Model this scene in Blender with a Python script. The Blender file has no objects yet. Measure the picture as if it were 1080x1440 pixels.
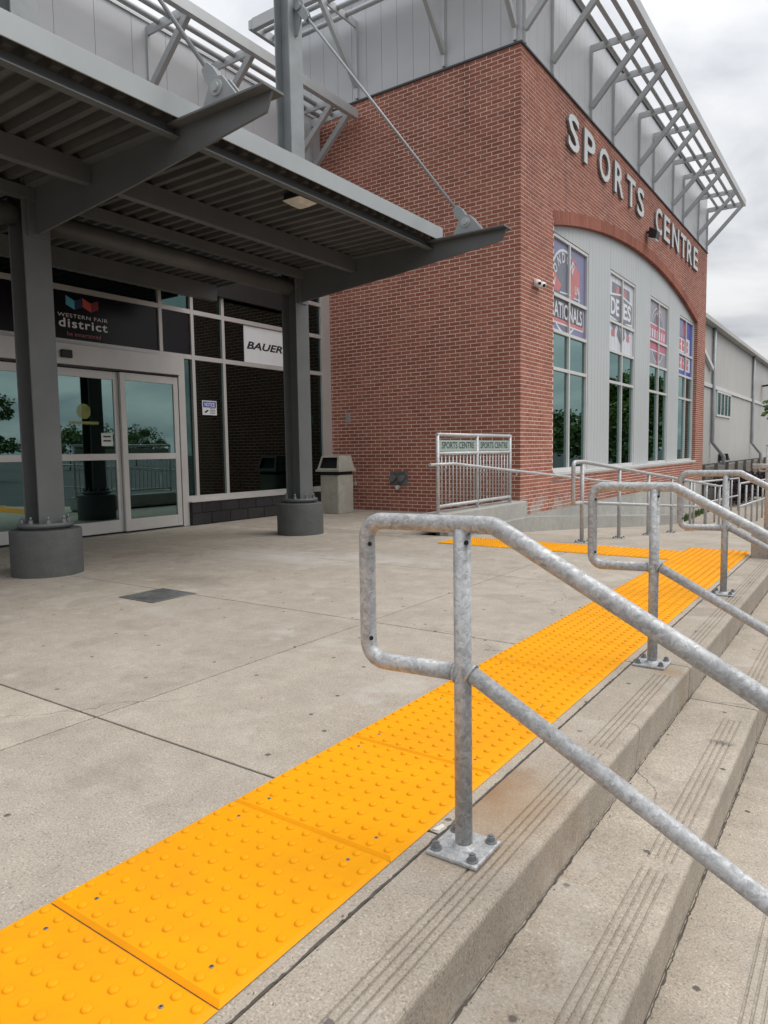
import bpy, math, random
from mathutils import Vector, Matrix
random.seed(7)
rad = math.radians
scene = bpy.context.scene
COL = scene.collection

# ------------------------------------------------------------------ camera
F_PX, YAW, PITCH, ROLL, EYE = 992.5, 0.60759, 0.085345, -0.014869, 1.1125
cam = bpy.data.cameras.new('camera'); cam_ob = bpy.data.objects.new('camera', cam); COL.objects.link(cam_ob)
cam.sensor_fit = 'VERTICAL'; cam.sensor_height = 36.0; cam.lens = F_PX / 1440 * 36.0
cam.clip_start = 0.05; cam.clip_end = 3000
fw = Vector((-math.sin(YAW) * math.cos(PITCH), math.cos(YAW) * math.cos(PITCH), -math.sin(PITCH)))
rt = Vector((math.cos(YAW), math.sin(YAW), 0)); up = rt.cross(fw)
r2 = math.cos(ROLL) * rt + math.sin(ROLL) * up
u2 = -math.sin(ROLL) * rt + math.cos(ROLL) * up
m = Matrix.Identity(4)
for i in range(3):
    m[i][0] = r2[i]; m[i][1] = u2[i]; m[i][2] = -fw[i]
m.translation = Vector((0, 0, EYE))
cam_ob.matrix_world = m
scene.camera = cam_ob

# ------------------------------------------------------------------ sky and sun (overcast)
SUN_EL, SUN_AZ = 60.0, 32.0            # azimuth measured from +X towards +Y
world = bpy.data.worlds.new('World'); scene.world = world; world.use_nodes = True
nt = world.node_tree; nt.nodes.clear()
def wn(t, **k):
    n = nt.nodes.new(t)
    for a, b in k.items(): setattr(n, a, b)
    return n
out = wn('ShaderNodeOutputWorld'); bg = wn('ShaderNodeBackground')
sky = wn('ShaderNodeTexSky', sky_type='NISHITA', sun_disc=False)
sky.sun_elevation = rad(SUN_EL); sky.sun_rotation = rad(90 - SUN_AZ); sky.dust_density = 4.0; sky.air_density = 1.0
tc = wn('ShaderNodeTexCoord'); sep = wn('ShaderNodeSeparateXYZ'); nt.links.new(tc.outputs['Generated'], sep.inputs[0])
zc = wn('ShaderNodeMath', operation='MAXIMUM'); zc.inputs[1].default_value = 0.0; nt.links.new(sep.outputs[2], zc.inputs[0])
za = wn('ShaderNodeMath', operation='ADD'); za.inputs[1].default_value = 0.22; nt.links.new(zc.outputs[0], za.inputs[0])
dx = wn('ShaderNodeMath', operation='DIVIDE'); nt.links.new(sep.outputs[0], dx.inputs[0]); nt.links.new(za.outputs[0], dx.inputs[1])
dy = wn('ShaderNodeMath', operation='DIVIDE'); nt.links.new(sep.outputs[1], dy.inputs[0]); nt.links.new(za.outputs[0], dy.inputs[1])
cmb = wn('ShaderNodeCombineXYZ'); nt.links.new(dx.outputs[0], cmb.inputs[0]); nt.links.new(dy.outputs[0], cmb.inputs[1])
n1 = wn('ShaderNodeTexNoise'); n1.inputs['Scale'].default_value = 1.7; n1.inputs['Detail'].default_value = 7; n1.inputs['Roughness'].default_value = 0.52
n1.inputs['Distortion'].default_value = 0.35
nt.links.new(cmb.outputs[0], n1.inputs['Vector'])
cr = wn('ShaderNodeValToRGB')
cr.color_ramp.elements[0].position = 0.36; cr.color_ramp.elements[0].color = (0.50, 0.52, 0.555, 1)
cr.color_ramp.elements[1].position = 0.60; cr.color_ramp.elements[1].color = (0.84, 0.84, 0.84, 1)
nt.links.new(n1.outputs['Fac'], cr.inputs[0])
sc = wn('ShaderNodeMix', data_type='RGBA', blend_type='MULTIPLY'); sc.inputs['Factor'].default_value = 1
nt.links.new(sky.outputs[0], sc.inputs['A']); sc.inputs['B'].default_value = (0.09, 0.09, 0.09, 1)
mx = wn('ShaderNodeMix', data_type='RGBA'); mx.inputs['Factor'].default_value = 0.9
nt.links.new(sc.outputs['Result'], mx.inputs['A']); nt.links.new(cr.outputs[0], mx.inputs['B'])
gd = wn('ShaderNodeMath', operation='MULTIPLY_ADD'); gd.inputs[1].default_value = 0.75; gd.inputs[2].default_value = 0.66; nt.links.new(zc.outputs[0], gd.inputs[0])
gm = wn('ShaderNodeVectorMath', operation='SCALE'); nt.links.new(mx.outputs['Result'], gm.inputs[0]); nt.links.new(gd.outputs[0], gm.inputs['Scale'])
nt.links.new(gm.outputs[0], bg.inputs['Color']); bg.inputs['Strength'].default_value = 1.0
nt.links.new(bg.outputs[0], out.inputs[0])
sun = bpy.data.lights.new('sun', 'SUN'); sun.energy = 1.5; sun.angle = rad(50); sun.color = (1.0, 0.965, 0.92)
sun_ob = bpy.data.objects.new('sun', sun); COL.objects.link(sun_ob)
sd = Vector((math.cos(rad(SUN_EL)) * math.cos(rad(SUN_AZ)), math.cos(rad(SUN_EL)) * math.sin(rad(SUN_AZ)), math.sin(rad(SUN_EL))))
sun_ob.rotation_euler = sd.to_track_quat('Z', 'Y').to_euler(); sun_ob.location = (0, 0, 40)
vs = scene.view_settings
vs.view_transform = 'Standard'; vs.look = 'None'; vs.gamma = 1.0; vs.exposure = 0.5; vs.use_curve_mapping = False

# ------------------------------------------------------------------ material helpers
class NT:
    def __init__(s, name):
        s.m = bpy.data.materials.new(name); s.m.use_nodes = True; s.t = s.m.node_tree
        s.b = s.t.nodes['Principled BSDF']; s.out = s.t.nodes['Material Output']
    def n(s, t, ins=None, **k):
        n = s.t.nodes.new(t)
        for a, b in k.items(): setattr(n, a, b)
        for a, b in (ins or {}).items():
            s.put(n.inputs[a], b)
        return n
    def put(s, sock, v):
        if hasattr(v, 'is_output'): s.t.links.new(v, sock)
        elif isinstance(v, tuple) and len(v) == 3 and sock.type == 'RGBA': sock.default_value = (*v, 1)
        else: sock.default_value = v
    def math(s, op, a, b=0.0, clamp=False):
        n = s.n('ShaderNodeMath', operation=op, use_clamp=clamp); s.put(n.inputs[0], a); s.put(n.inputs[1], b); return n.outputs[0]
    def mix(s, f, a, b, blend='MIX'):
        n = s.n('ShaderNodeMix', data_type='RGBA', blend_type=blend)
        s.put(n.inputs['Factor'], f); s.put(n.inputs['A'], a); s.put(n.inputs['B'], b); return n.outputs['Result']
    def noise(s, scale, detail=2, rough=0.5, vec=None, dist=0.0):
        n = s.n('ShaderNodeTexNoise'); n.inputs['Scale'].default_value = scale; n.inputs['Detail'].default_value = detail
        n.inputs['Roughness'].default_value = rough; n.inputs['Distortion'].default_value = dist
        if vec is not None: s.put(n.inputs['Vector'], vec)
        return n.outputs['Fac']
    def voro(s, scale, vec=None, feature='F1', out='Distance', rand=1.0):
        n = s.n('ShaderNodeTexVoronoi', feature=feature); n.inputs['Scale'].default_value = scale; n.inputs['Randomness'].default_value = rand
        if vec is not None: s.put(n.inputs['Vector'], vec)
        return n.outputs[out]
    def ramp(s, f, p0, p1, c0=0.0, c1=1.0):
        n = s.n('ShaderNodeMapRange', clamp=True)
        s.put(n.inputs[0], f); n.inputs[1].default_value = p0; n.inputs[2].default_value = p1; n.inputs[3].default_value = c0; n.inputs[4].default_value = c1
        return n.outputs[0]
    def pos(s): return s.n('ShaderNodeNewGeometry').outputs['Position']
    def bump(s, h, strength=0.3, dist=0.005):
        n = s.n('ShaderNodeBump'); n.inputs['Strength'].default_value = strength; n.inputs['Distance'].default_value = dist
        s.put(n.inputs['Height'], h); s.put(s.b.inputs['Normal'], n.outputs[0])
    def set(s, **k):
        for a, b in k.items(): s.put(s.b.inputs[a.replace('_', ' ')], b)
        return s.m
def G(v): return (v, v, v)
M = {}
def plain(name, col, rough=0.6, metal=0.0, var=0.12, scale=6.0, bump=0.0, spec=0.5):
    k = NT(name); p = k.pos()
    f = k.ramp(k.noise(scale, 4, 0.6, p), 0.3, 0.7, 1 - var, 1 + var)
    f2 = k.ramp(k.noise(scale * 0.22, 3, 0.5, p), 0.35, 0.65, 1 - var * .7, 1 + var * .7)
    c = k.mix(1.0, col, k.n('ShaderNodeCombineColor', {0: k.math('MULTIPLY', f, f2), 1: k.math('MULTIPLY', f, f2), 2: k.math('MULTIPLY', f, f2)}).outputs[0], 'MULTIPLY')
    k.set(Base_Color=c, Roughness=rough, Metallic=metal); k.b.inputs['Specular IOR Level'].default_value = spec
    if bump: k.bump(k.noise(scale * 20, 4, 0.7, p), bump, 0.002)
    M[name] = k.m; return k.m
def gray(k, v): return k.n('ShaderNodeCombineColor', {0: v, 1: v, 2: v}).outputs[0]

def blob(k, p, wob, cx, cy, r, soft, amp, sx, sy):
    sp = k.n('ShaderNodeSeparateXYZ', {0: p})
    a = k.math('MULTIPLY', k.math('SUBTRACT', sp.outputs[0], cx), sx); b = k.math('MULTIPLY', k.math('SUBTRACT', sp.outputs[1], cy), sy)
    d = k.math('SQRT', k.math('ADD', k.math('MULTIPLY', a, a), k.math('MULTIPLY', b, b)))
    d = k.math('ADD', d, k.math('MULTIPLY', wob, amp))
    return k.ramp(d, r - soft, r + soft, 1.0, 0.0)

def concrete(name, c0, c1, speck=0.5, stains=(), gum=True, rough=0.88, bumpy=0.35):
    k = NT(name); p = k.pos()
    nb = k.noise(0.7, 6, 0.62, p, 0.4)
    big = k.ramp(nb, 0.33, 0.68)
    med = k.ramp(k.noise(7, 5, 0.66, p), 0.3, 0.72, 0.88, 1.11)
    fn = k.noise(150, 3, 0.8, p)
    fine = k.ramp(fn, 0.3, 0.7, 1 - speck * .6, 1 + speck * .6)
    vv = k.n('ShaderNodeTexVoronoi'); vv.inputs['Scale'].default_value = 210; k.put(vv.inputs['Vector'], p)
    vs_ = k.n('ShaderNodeSeparateColor', {0: vv.outputs['Color']}).outputs[0]
    dots = k.ramp(vs_, 0.94, 0.97, 1.0, 1.28); dark = k.ramp(vs_, 0.05, 0.08, 0.72, 1.0)
    f = k.math('MULTIPLY', k.math('MULTIPLY', med, fine), k.math('MULTIPLY', dots, dark))
    f = k.math('MULTIPLY', f, k.ramp(k.n('ShaderNodeObjectInfo').outputs['Random'], 0, 1, 0.91, 1.07))
    c = k.mix(1.0, k.mix(big, c0, c1), gray(k, f), 'MULTIPLY')
    if gum:
        vg = k.n('ShaderNodeTexVoronoi', voronoi_dimensions='2D'); vg.inputs['Scale'].default_value = 2.6; k.put(vg.inputs['Vector'], p)
        sel = k.n('ShaderNodeSeparateColor', {0: vg.outputs['Color']}).outputs[1]
        g = k.math('MULTIPLY', k.ramp(k.math('ADD', vg.outputs['Distance'], k.math('MULTIPLY', fn, 0.03)), 0.036, 0.048, 1, 0), k.ramp(sel, 0.35, 0.36))
        c = k.mix(k.math('MULTIPLY', g, 0.8), c, (0.055, 0.05, 0.045))
    if gum:
        wv = k.n('ShaderNodeVectorMath', operation='ADD'); nz = k.n('ShaderNodeTexNoise'); nz.inputs['Scale'].default_value = 3.0; nz.inputs['Detail'].default_value = 4; k.put(nz.inputs['Vector'], p)
        ns_ = k.n('ShaderNodeVectorMath', operation='SCALE'); k.put(ns_.inputs[0], nz.outputs['Color']); ns_.inputs['Scale'].default_value = 0.35
        k.put(wv.inputs[0], p); k.put(wv.inputs[1], ns_.outputs[0])
        ck = k.ramp(k.voro(0.42, wv.outputs[0], 'DISTANCE_TO_EDGE'), 0.0006, 0.0022, 1, 0)
        c = k.mix(k.math('MULTIPLY', ck, k.ramp(nb, 0.50, 0.56, 0, 0.6)), c, (0.10, 0.085, 0.07))
        wat = k.math('MULTIPLY', k.ramp(nz.outputs['Fac'], 0.56, 0.60), k.ramp(nb, 0.45, 0.55))
        c = k.mix(k.math('MULTIPLY', wat, 0.22), c, (0.20, 0.17, 0.14))
        pal = k.math('MULTIPLY', k.ramp(nz.outputs['Fac'], 0.46, 0.40), k.ramp(nb, 0.52, 0.42))
        c = k.mix(k.math('MULTIPLY', pal, 0.28), c, (0.55, 0.53, 0.49))
    if stains:
        wob = k.math('SUBTRACT', k.noise(4.5, 5, 0.66, p), 0.5)
        for (cx, cy, r, soft, amp, ns, col, op, sx, sy) in stains:
            c = k.mix(k.math('MULTIPLY', blob(k, p, wob, cx, cy, r, soft, amp, sx, sy), op), c, col)
    k.set(Base_Color=c, Roughness=rough); k.b.inputs['Specular IOR Level'].default_value = 0.25
    k.bump(k.noise(90, 4, 0.75, p), bumpy, 0.004)
    M[name] = k.m
RUST = (0.20, 0.095, 0.045); DIRT = (0.12, 0.095, 0.07)
concrete('concrete_paving', (0.335, 0.295, 0.245), (0.405, 0.362, 0.308), stains=[
    (-4.95, 4.1, 0.16, 0.25, 0.5, 3.0, DIRT, 0.55, 0.7, 1.2), (-5.2, 5.6, 0.35, 0.45, 0.9, 1.6, (0.56, 0.55, 0.54), 0.6, 0.6, 1.4),
    (-4.1, 6.0, 0.2, 0.35, 0.9, 2.4, (0.54, 0.53, 0.52), 0.45, 0.5, 1.5), (-6.8, 4.9, 0.5, 0.6, 1.0, 1.4, DIRT, 0.28, 1, 1), (-7.8, 9.6, 0.3, 0.4, 0.7, 2.4, DIRT, 0.12, 1, 1)])
concrete('concrete_step', (0.318, 0.277, 0.226), (0.39, 0.346, 0.29), speck=0.55, stains=[
    (-0.985, 2.0, 0.07, 0.09, 0.22, 7, RUST, 0.85, 1.5, 0.55), (-0.92, 1.92, 0.17, 0.13, 0.26, 6, (0.30, 0.19, 0.10), 0.6, 1.3, 0.7),
    (-0.80, 3.62, 0.05, 0.06, 0.1, 12, (0.30, 0.19, 0.09), 0.55, 1, 1), (-0.55, 1.45, 0.2, 0.25, 0.5, 4, DIRT, 0.3, 1, 1), (-0.5, 3.25, 0.04, 0.03, 0.06, 20, (0.07, 0.065, 0.06), 0.7, 1, 2)])
concrete('concrete_kerb', (0.32, 0.32, 0.295), (0.40, 0.395, 0.37), speck=0.35, gum=False)
concrete('dark_block', (0.030, 0.029, 0.030), (0.055, 0.052, 0.053), speck=0.9, gum=False, bumpy=1.0)
concrete('asphalt', (0.045, 0.045, 0.046), (0.07, 0.07, 0.07), speck=0.8, gum=False)
concrete('bin_stone', (0.33, 0.315, 0.27), (0.45, 0.43, 0.375), speck=0.6, gum=False)
concrete('painted_pedestal', (0.082, 0.086, 0.084), (0.105, 0.108, 0.105), speck=0.3, gum=False, rough=0.6, bumpy=0.5)
plain('mortar', (0.80, 0.64, 0.55), 0.95, var=0.12, scale=5)
plain('joint_dirt', (0.075, 0.065, 0.055), 0.95, var=0.3, scale=20)
plain('cladding', (0.50, 0.51, 0.53), 0.42, 0.0, var=0.035, scale=1.2)
plain('infill_cladding', (0.46, 0.485, 0.49), 0.45, 0.0, var=0.035, scale=1.2)
plain('shed_cladding', (0.44, 0.435, 0.42), 0.55, 0.0, var=0.05, scale=0.8)
plain('louvre_metal', (0.47, 0.485, 0.49), 0.4, 0.25, var=0.06, scale=2.5)
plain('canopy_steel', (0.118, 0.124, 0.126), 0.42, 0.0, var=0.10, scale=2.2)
plain('fascia_steel', (0.34, 0.37, 0.38), 0.36, 0.1, var=0.07, scale=1.6)
plain('deck_steel', (0.095, 0.094, 0.09), 0.5, 0.1, var=0.2, scale=2.5)
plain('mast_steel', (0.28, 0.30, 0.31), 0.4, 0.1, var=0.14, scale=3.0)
plain('aluminium', (0.56, 0.55, 0.53), 0.38, 0.35, var=0.06, scale=2.0)
plain('white_frame', (0.60, 0.60, 0.59), 0.4, 0.1, var=0.05, scale=2.0)
plain('letter_metal', (0.58, 0.60, 0.60), 0.4, 0.05, var=0.04, scale=3)
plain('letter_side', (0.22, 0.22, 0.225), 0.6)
plain('black_plastic', (0.012, 0.012, 0.013), 0.45)
plain('dark_grey', (0.05, 0.052, 0.055), 0.55)
plain('white_paint', (0.78, 0.78, 0.77), 0.45, var=0.03)
plain('lens_cover', (0.66, 0.62, 0.54), 0.3, var=0.12, scale=8)
plain('grate_iron', (0.14, 0.145, 0.14), 0.7, 0.2, var=0.3, scale=18, bump=0.5)
plain('bark', (0.10, 0.075, 0.055), 0.9, var=0.3, scale=14, bump=0.6)
plain('timber', (0.15, 0.135, 0.12), 0.9, var=0.25, scale=5, bump=0.4)
plain('interior', (0.17, 0.19, 0.18), 0.85)
plain('interior_floor', (0.22, 0.23, 0.22), 0.5)
plain('sign_black', (0.010, 0.008, 0.012), 0.25, var=0.05, spec=0.25)
plain('sign_white', (0.70, 0.71, 0.73), 0.4, var=0.03)
plain('blue_print', (0.03, 0.05, 0.36), 0.4, var=0.03)
plain('sky_print', (0.10, 0.42, 0.55), 0.4, var=0.03)
plain('navy_print', (0.012, 0.035, 0.10), 0.4, var=0.03)
plain('red_print', (0.52, 0.09, 0.075), 0.4, var=0.03)
plain('darkred_print', (0.22, 0.03, 0.035), 0.4, var=0.03)
plain('mauve_print', (0.42, 0.13, 0.14), 0.4, var=0.03)
plain('vinyl_lilac', (0.17, 0.17, 0.31), 0.35, var=0.06)
plain('vinyl_slate', (0.14, 0.15, 0.20), 0.35, var=0.06)
plain('vinyl_grey', (0.25, 0.25, 0.28), 0.35, var=0.06)
plain('vinyl_white', (0.62, 0.64, 0.70), 0.35, var=0.03)
plain('vinyl_ink', (0.045, 0.045, 0.06), 0.35)
plain('vinyl_red', (0.52, 0.14, 0.14), 0.35)
plain('vinyl_pink', (0.48, 0.08, 0.15), 0.35)
plain('vinyl_blue', (0.03, 0.06, 0.34), 0.35)
plain('sign_green', (0.30, 0.38, 0.35), 0.5, var=0.05)
plain('ink', (0.012, 0.016, 0.016), 0.5)
plain('sticker_yellow', (0.45, 0.50, 0.16), 0.5).node_tree.nodes['Principled BSDF'].inputs['Alpha'].default_value = 0.35
plain('paper', (0.55, 0.58, 0.55), 0.6)
plain('bolt_steel', (0.20, 0.21, 0.22), 0.5, 0.4)
plain('leaf_dry', (0.16, 0.10, 0.055), 0.8)
plain('chip_white', (0.62, 0.58, 0.52), 0.8)

def galv(name, base=0.36):
    k = NT(name); p = k.pos()
    nz = k.n('ShaderNodeTexNoise'); nz.inputs['Scale'].default_value = 55; nz.inputs['Detail'].default_value = 3; k.put(nz.inputs['Vector'], p)
    sc_ = k.n('ShaderNodeVectorMath', operation='SCALE'); k.put(sc_.inputs[0], nz.outputs['Color']); sc_.inputs['Scale'].default_value = 0.022
    w = k.n('ShaderNodeVectorMath', operation='ADD'); k.put(w.inputs[0], p); k.put(w.inputs[1], sc_.outputs[0])
    a = k.n('ShaderNodeSeparateColor', {0: k.voro(78, w.outputs[0], out='Color')}).outputs[0]
    b = k.n('ShaderNodeSeparateColor', {0: k.voro(170, w.outputs[0], out='Color')}).outputs[0]
    f = k.math('ADD', k.math('ADD', k.math('MULTIPLY', a, 0.50), k.math('MULTIPLY', b, 0.34)), k.math('MULTIPLY', k.ramp(k.noise(38, 5, 0.7, p, 0.6), 0.3, 0.7), 0.16))
    lo, hi = base * 0.60, base * 1.34
    c = k.mix(f, (lo, lo * 1.02, lo * 1.035), (hi, hi * 1.02, hi * 1.035))
    c = k.mix(1.0, c, gray(k, k.ramp(k.noise(4, 4, 0.65, p), 0.3, 0.7, 0.86, 1.14)), 'MULTIPLY')
    k.set(Base_Color=c, Metallic=0.28, Roughness=k.ramp(f, 0, 1, 0.6, 0.44))
    M[name] = k.m
galv('galvanised', 0.42); galv('galvanised_light', 0.50)

def yellow():
    k = NT('yellow_tile'); p = k.pos()
    c = k.mix(k.ramp(k.noise(2.0, 4, 0.6, p), 0.3, 0.7), (0.74, 0.304, 0.0), (0.81, 0.338, 0.0))
    c = k.mix(k.ramp(k.noise(14, 6, 0.75, p), 0.60, 0.82, 0.0, 0.30), c, (0.45, 0.22, 0.03))
    c = k.mix(k.ramp(k.noise(1.4, 6, 0.72, p, 0.5), 0.46, 0.68, 0.0, 0.36), c, (0.50, 0.21, 0.012))
    c = k.mix(k.ramp(k.noise(45, 5, 0.8, p), 0.62, 0.74, 0.0, 0.45), c, (0.40, 0.20, 0.03))
    c = k.mix(1.0, c, gray(k, k.ramp(k.n('ShaderNodeObjectInfo').outputs['Random'], 0, 1, 0.96, 1.03)), 'MULTIPLY')
    k.set(Base_Color=c, Roughness=0.6); k.b.inputs['Specular IOR Level'].default_value = 0.18
    k.bump(k.noise(220, 3, 0.6, p), 0.12, 0.002); M['yellow_tile'] = k.m
yellow()
def brickmat():
    k = NT('brick_clay'); p = k.pos()
    r = k.math('FRACT', k.math('ADD', k.n('ShaderNodeObjectInfo').outputs['Random'], k.n('ShaderNodeNewGeometry').outputs['Random Per Island']))
    c = k.mix(k.ramp(r, 0, 1), (0.275, 0.096, 0.066), (0.365, 0.142, 0.098))
    c = k.mix(k.ramp(r, 0.90, 0.93, 0, 0.5), c, (0.17, 0.06, 0.05))
    c = k.mix(1.0, c, gray(k, k.ramp(k.noise(55, 4, 0.7, p), 0.25, 0.75, 0.80, 1.2)), 'MULTIPLY')
    c = k.mix(1.0, c, gray(k, k.ramp(k.noise(0.6, 5, 0.65, p), 0.3, 0.7, 0.82, 1.16)), 'MULTIPLY')
    # run-off streak under the coping on the return wall, and lime patches low on the street wall
    sp = k.n('ShaderNodeSeparateXYZ', {0: p})
    wob = k.math('MULTIPLY', k.math('SUBTRACT', k.noise(2.2, 4, 0.6, p), 0.5), 0.25)
    s1 = k.math('ABSOLUTE', k.math('ADD', k.math('SUBTRACT', sp.outputs[0], -5.83), wob))
    s1 = k.math('MULTIPLY', k.ramp(s1, 0.02, 0.10, 1, 0), k.ramp(sp.outputs[2], 5.6, 7.3, 0, 0.6))
    s2 = k.math('ABSOLUTE', k.math('ADD', k.math('SUBTRACT', sp.outputs[1], 12.98), wob))
    s2 = k.math('MULTIPLY', k.math('MULTIPLY', k.ramp(s2, 0.03, 0.16, 1, 0), k.ramp(sp.outputs[2], 5.3, 5.9, 0, 0.6)), k.ramp(sp.outputs[2], 6.6, 7.3, 1, 0.3))
    s2 = k.math('MULTIPLY', s2, k.ramp(sp.outputs[0], -4.92, -4.87))
    c = k.mix(k.math('MULTIPLY', k.math('MAXIMUM', s1, s2), k.ramp(k.noise(14, 4, 0.7, p), 0.35, 0.6, 0.3, 1.0)), c, (0.07, 0.03, 0.027))
    e = k.math('MULTIPLY', k.ramp(sp.outputs[2], 0.10, 0.42, 1, 0), k.ramp(k.noise(3.2, 5, 0.7, p), 0.47, 0.56))
    e = k.math('MULTIPLY', e, k.ramp(sp.outputs[0], -4.90, -4.86, 0, 0.85)); e = k.math('MULTIPLY', e, k.ramp(sp.outputs[1], 12.6, 13.6, 1, 0.25))
    c = k.mix(e, c, (0.36, 0.34, 0.31))
    k.set(Base_Color=c, Roughness=0.85); k.b.inputs['Specular IOR Level'].default_value = 0.3
    k.bump(k.noise(90, 4, 0.7, p), 0.5, 0.003); M['brick_clay'] = k.m
brickmat()
def glass(name, refl, tint, trans, r0=0.2):
    k = NT(name); p = k.pos()
    fr = k.n('ShaderNodeFresnel'); fr.inputs[0].default_value = 1.5
    gl = k.n('ShaderNodeBsdfGlossy', {'Color': refl, 'Roughness': 0.008})
    bp = k.n('ShaderNodeBump'); bp.inputs['Strength'].default_value = 0.05; bp.inputs['Distance'].default_value = 0.02
    k.put(bp.inputs['Height'], k.noise(0.9, 2, 0.4, p)); k.put(gl.inputs['Normal'], bp.outputs[0])
    tr = k.n('ShaderNodeBsdfTransparent', {'Color': trans})
    ms = k.n('ShaderNodeMixShader'); k.put(ms.inputs[0], k.math('ADD', k.math('MULTIPLY', fr.outputs[0], 1 - r0), r0, True))
    k.put(ms.inputs[1], tr.outputs[0]); k.put(ms.inputs[2], gl.outputs[0])
    k.put(k.out.inputs[0], ms.outputs[0]); M[name] = k.m
glass('glass_teal', (0.56, 0.82, 0.80), None, (0.20, 0.32, 0.31), 0.29)
glass('glass_dark', (0.27, 0.43, 0.42), None, (0.36, 0.48, 0.45), 0.15)
def leafmat(name, a, b):
    k = NT(name)
    r = k.n('ShaderNodeNewGeometry').outputs['Random Per Island']
    c = k.mix(r, a, b); k.set(Base_Color=c, Roughness=0.6)
    k.b.inputs['Subsurface Weight'].default_value = 0.0; k.b.inputs['Specular IOR Level'].default_value = 0.3
    M[name] = k.m
leafmat('leaf_green', (0.035, 0.075, 0.02), (0.11, 0.17, 0.045)); leafmat('leaf_purple', (0.025, 0.014, 0.02), (0.06, 0.035, 0.045))
leafmat('leaf_bright', (0.09, 0.16, 0.03), (0.17, 0.26, 0.06))
leafmat('grass_blade', (0.045, 0.085, 0.02), (0.09, 0.14, 0.04))

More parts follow.
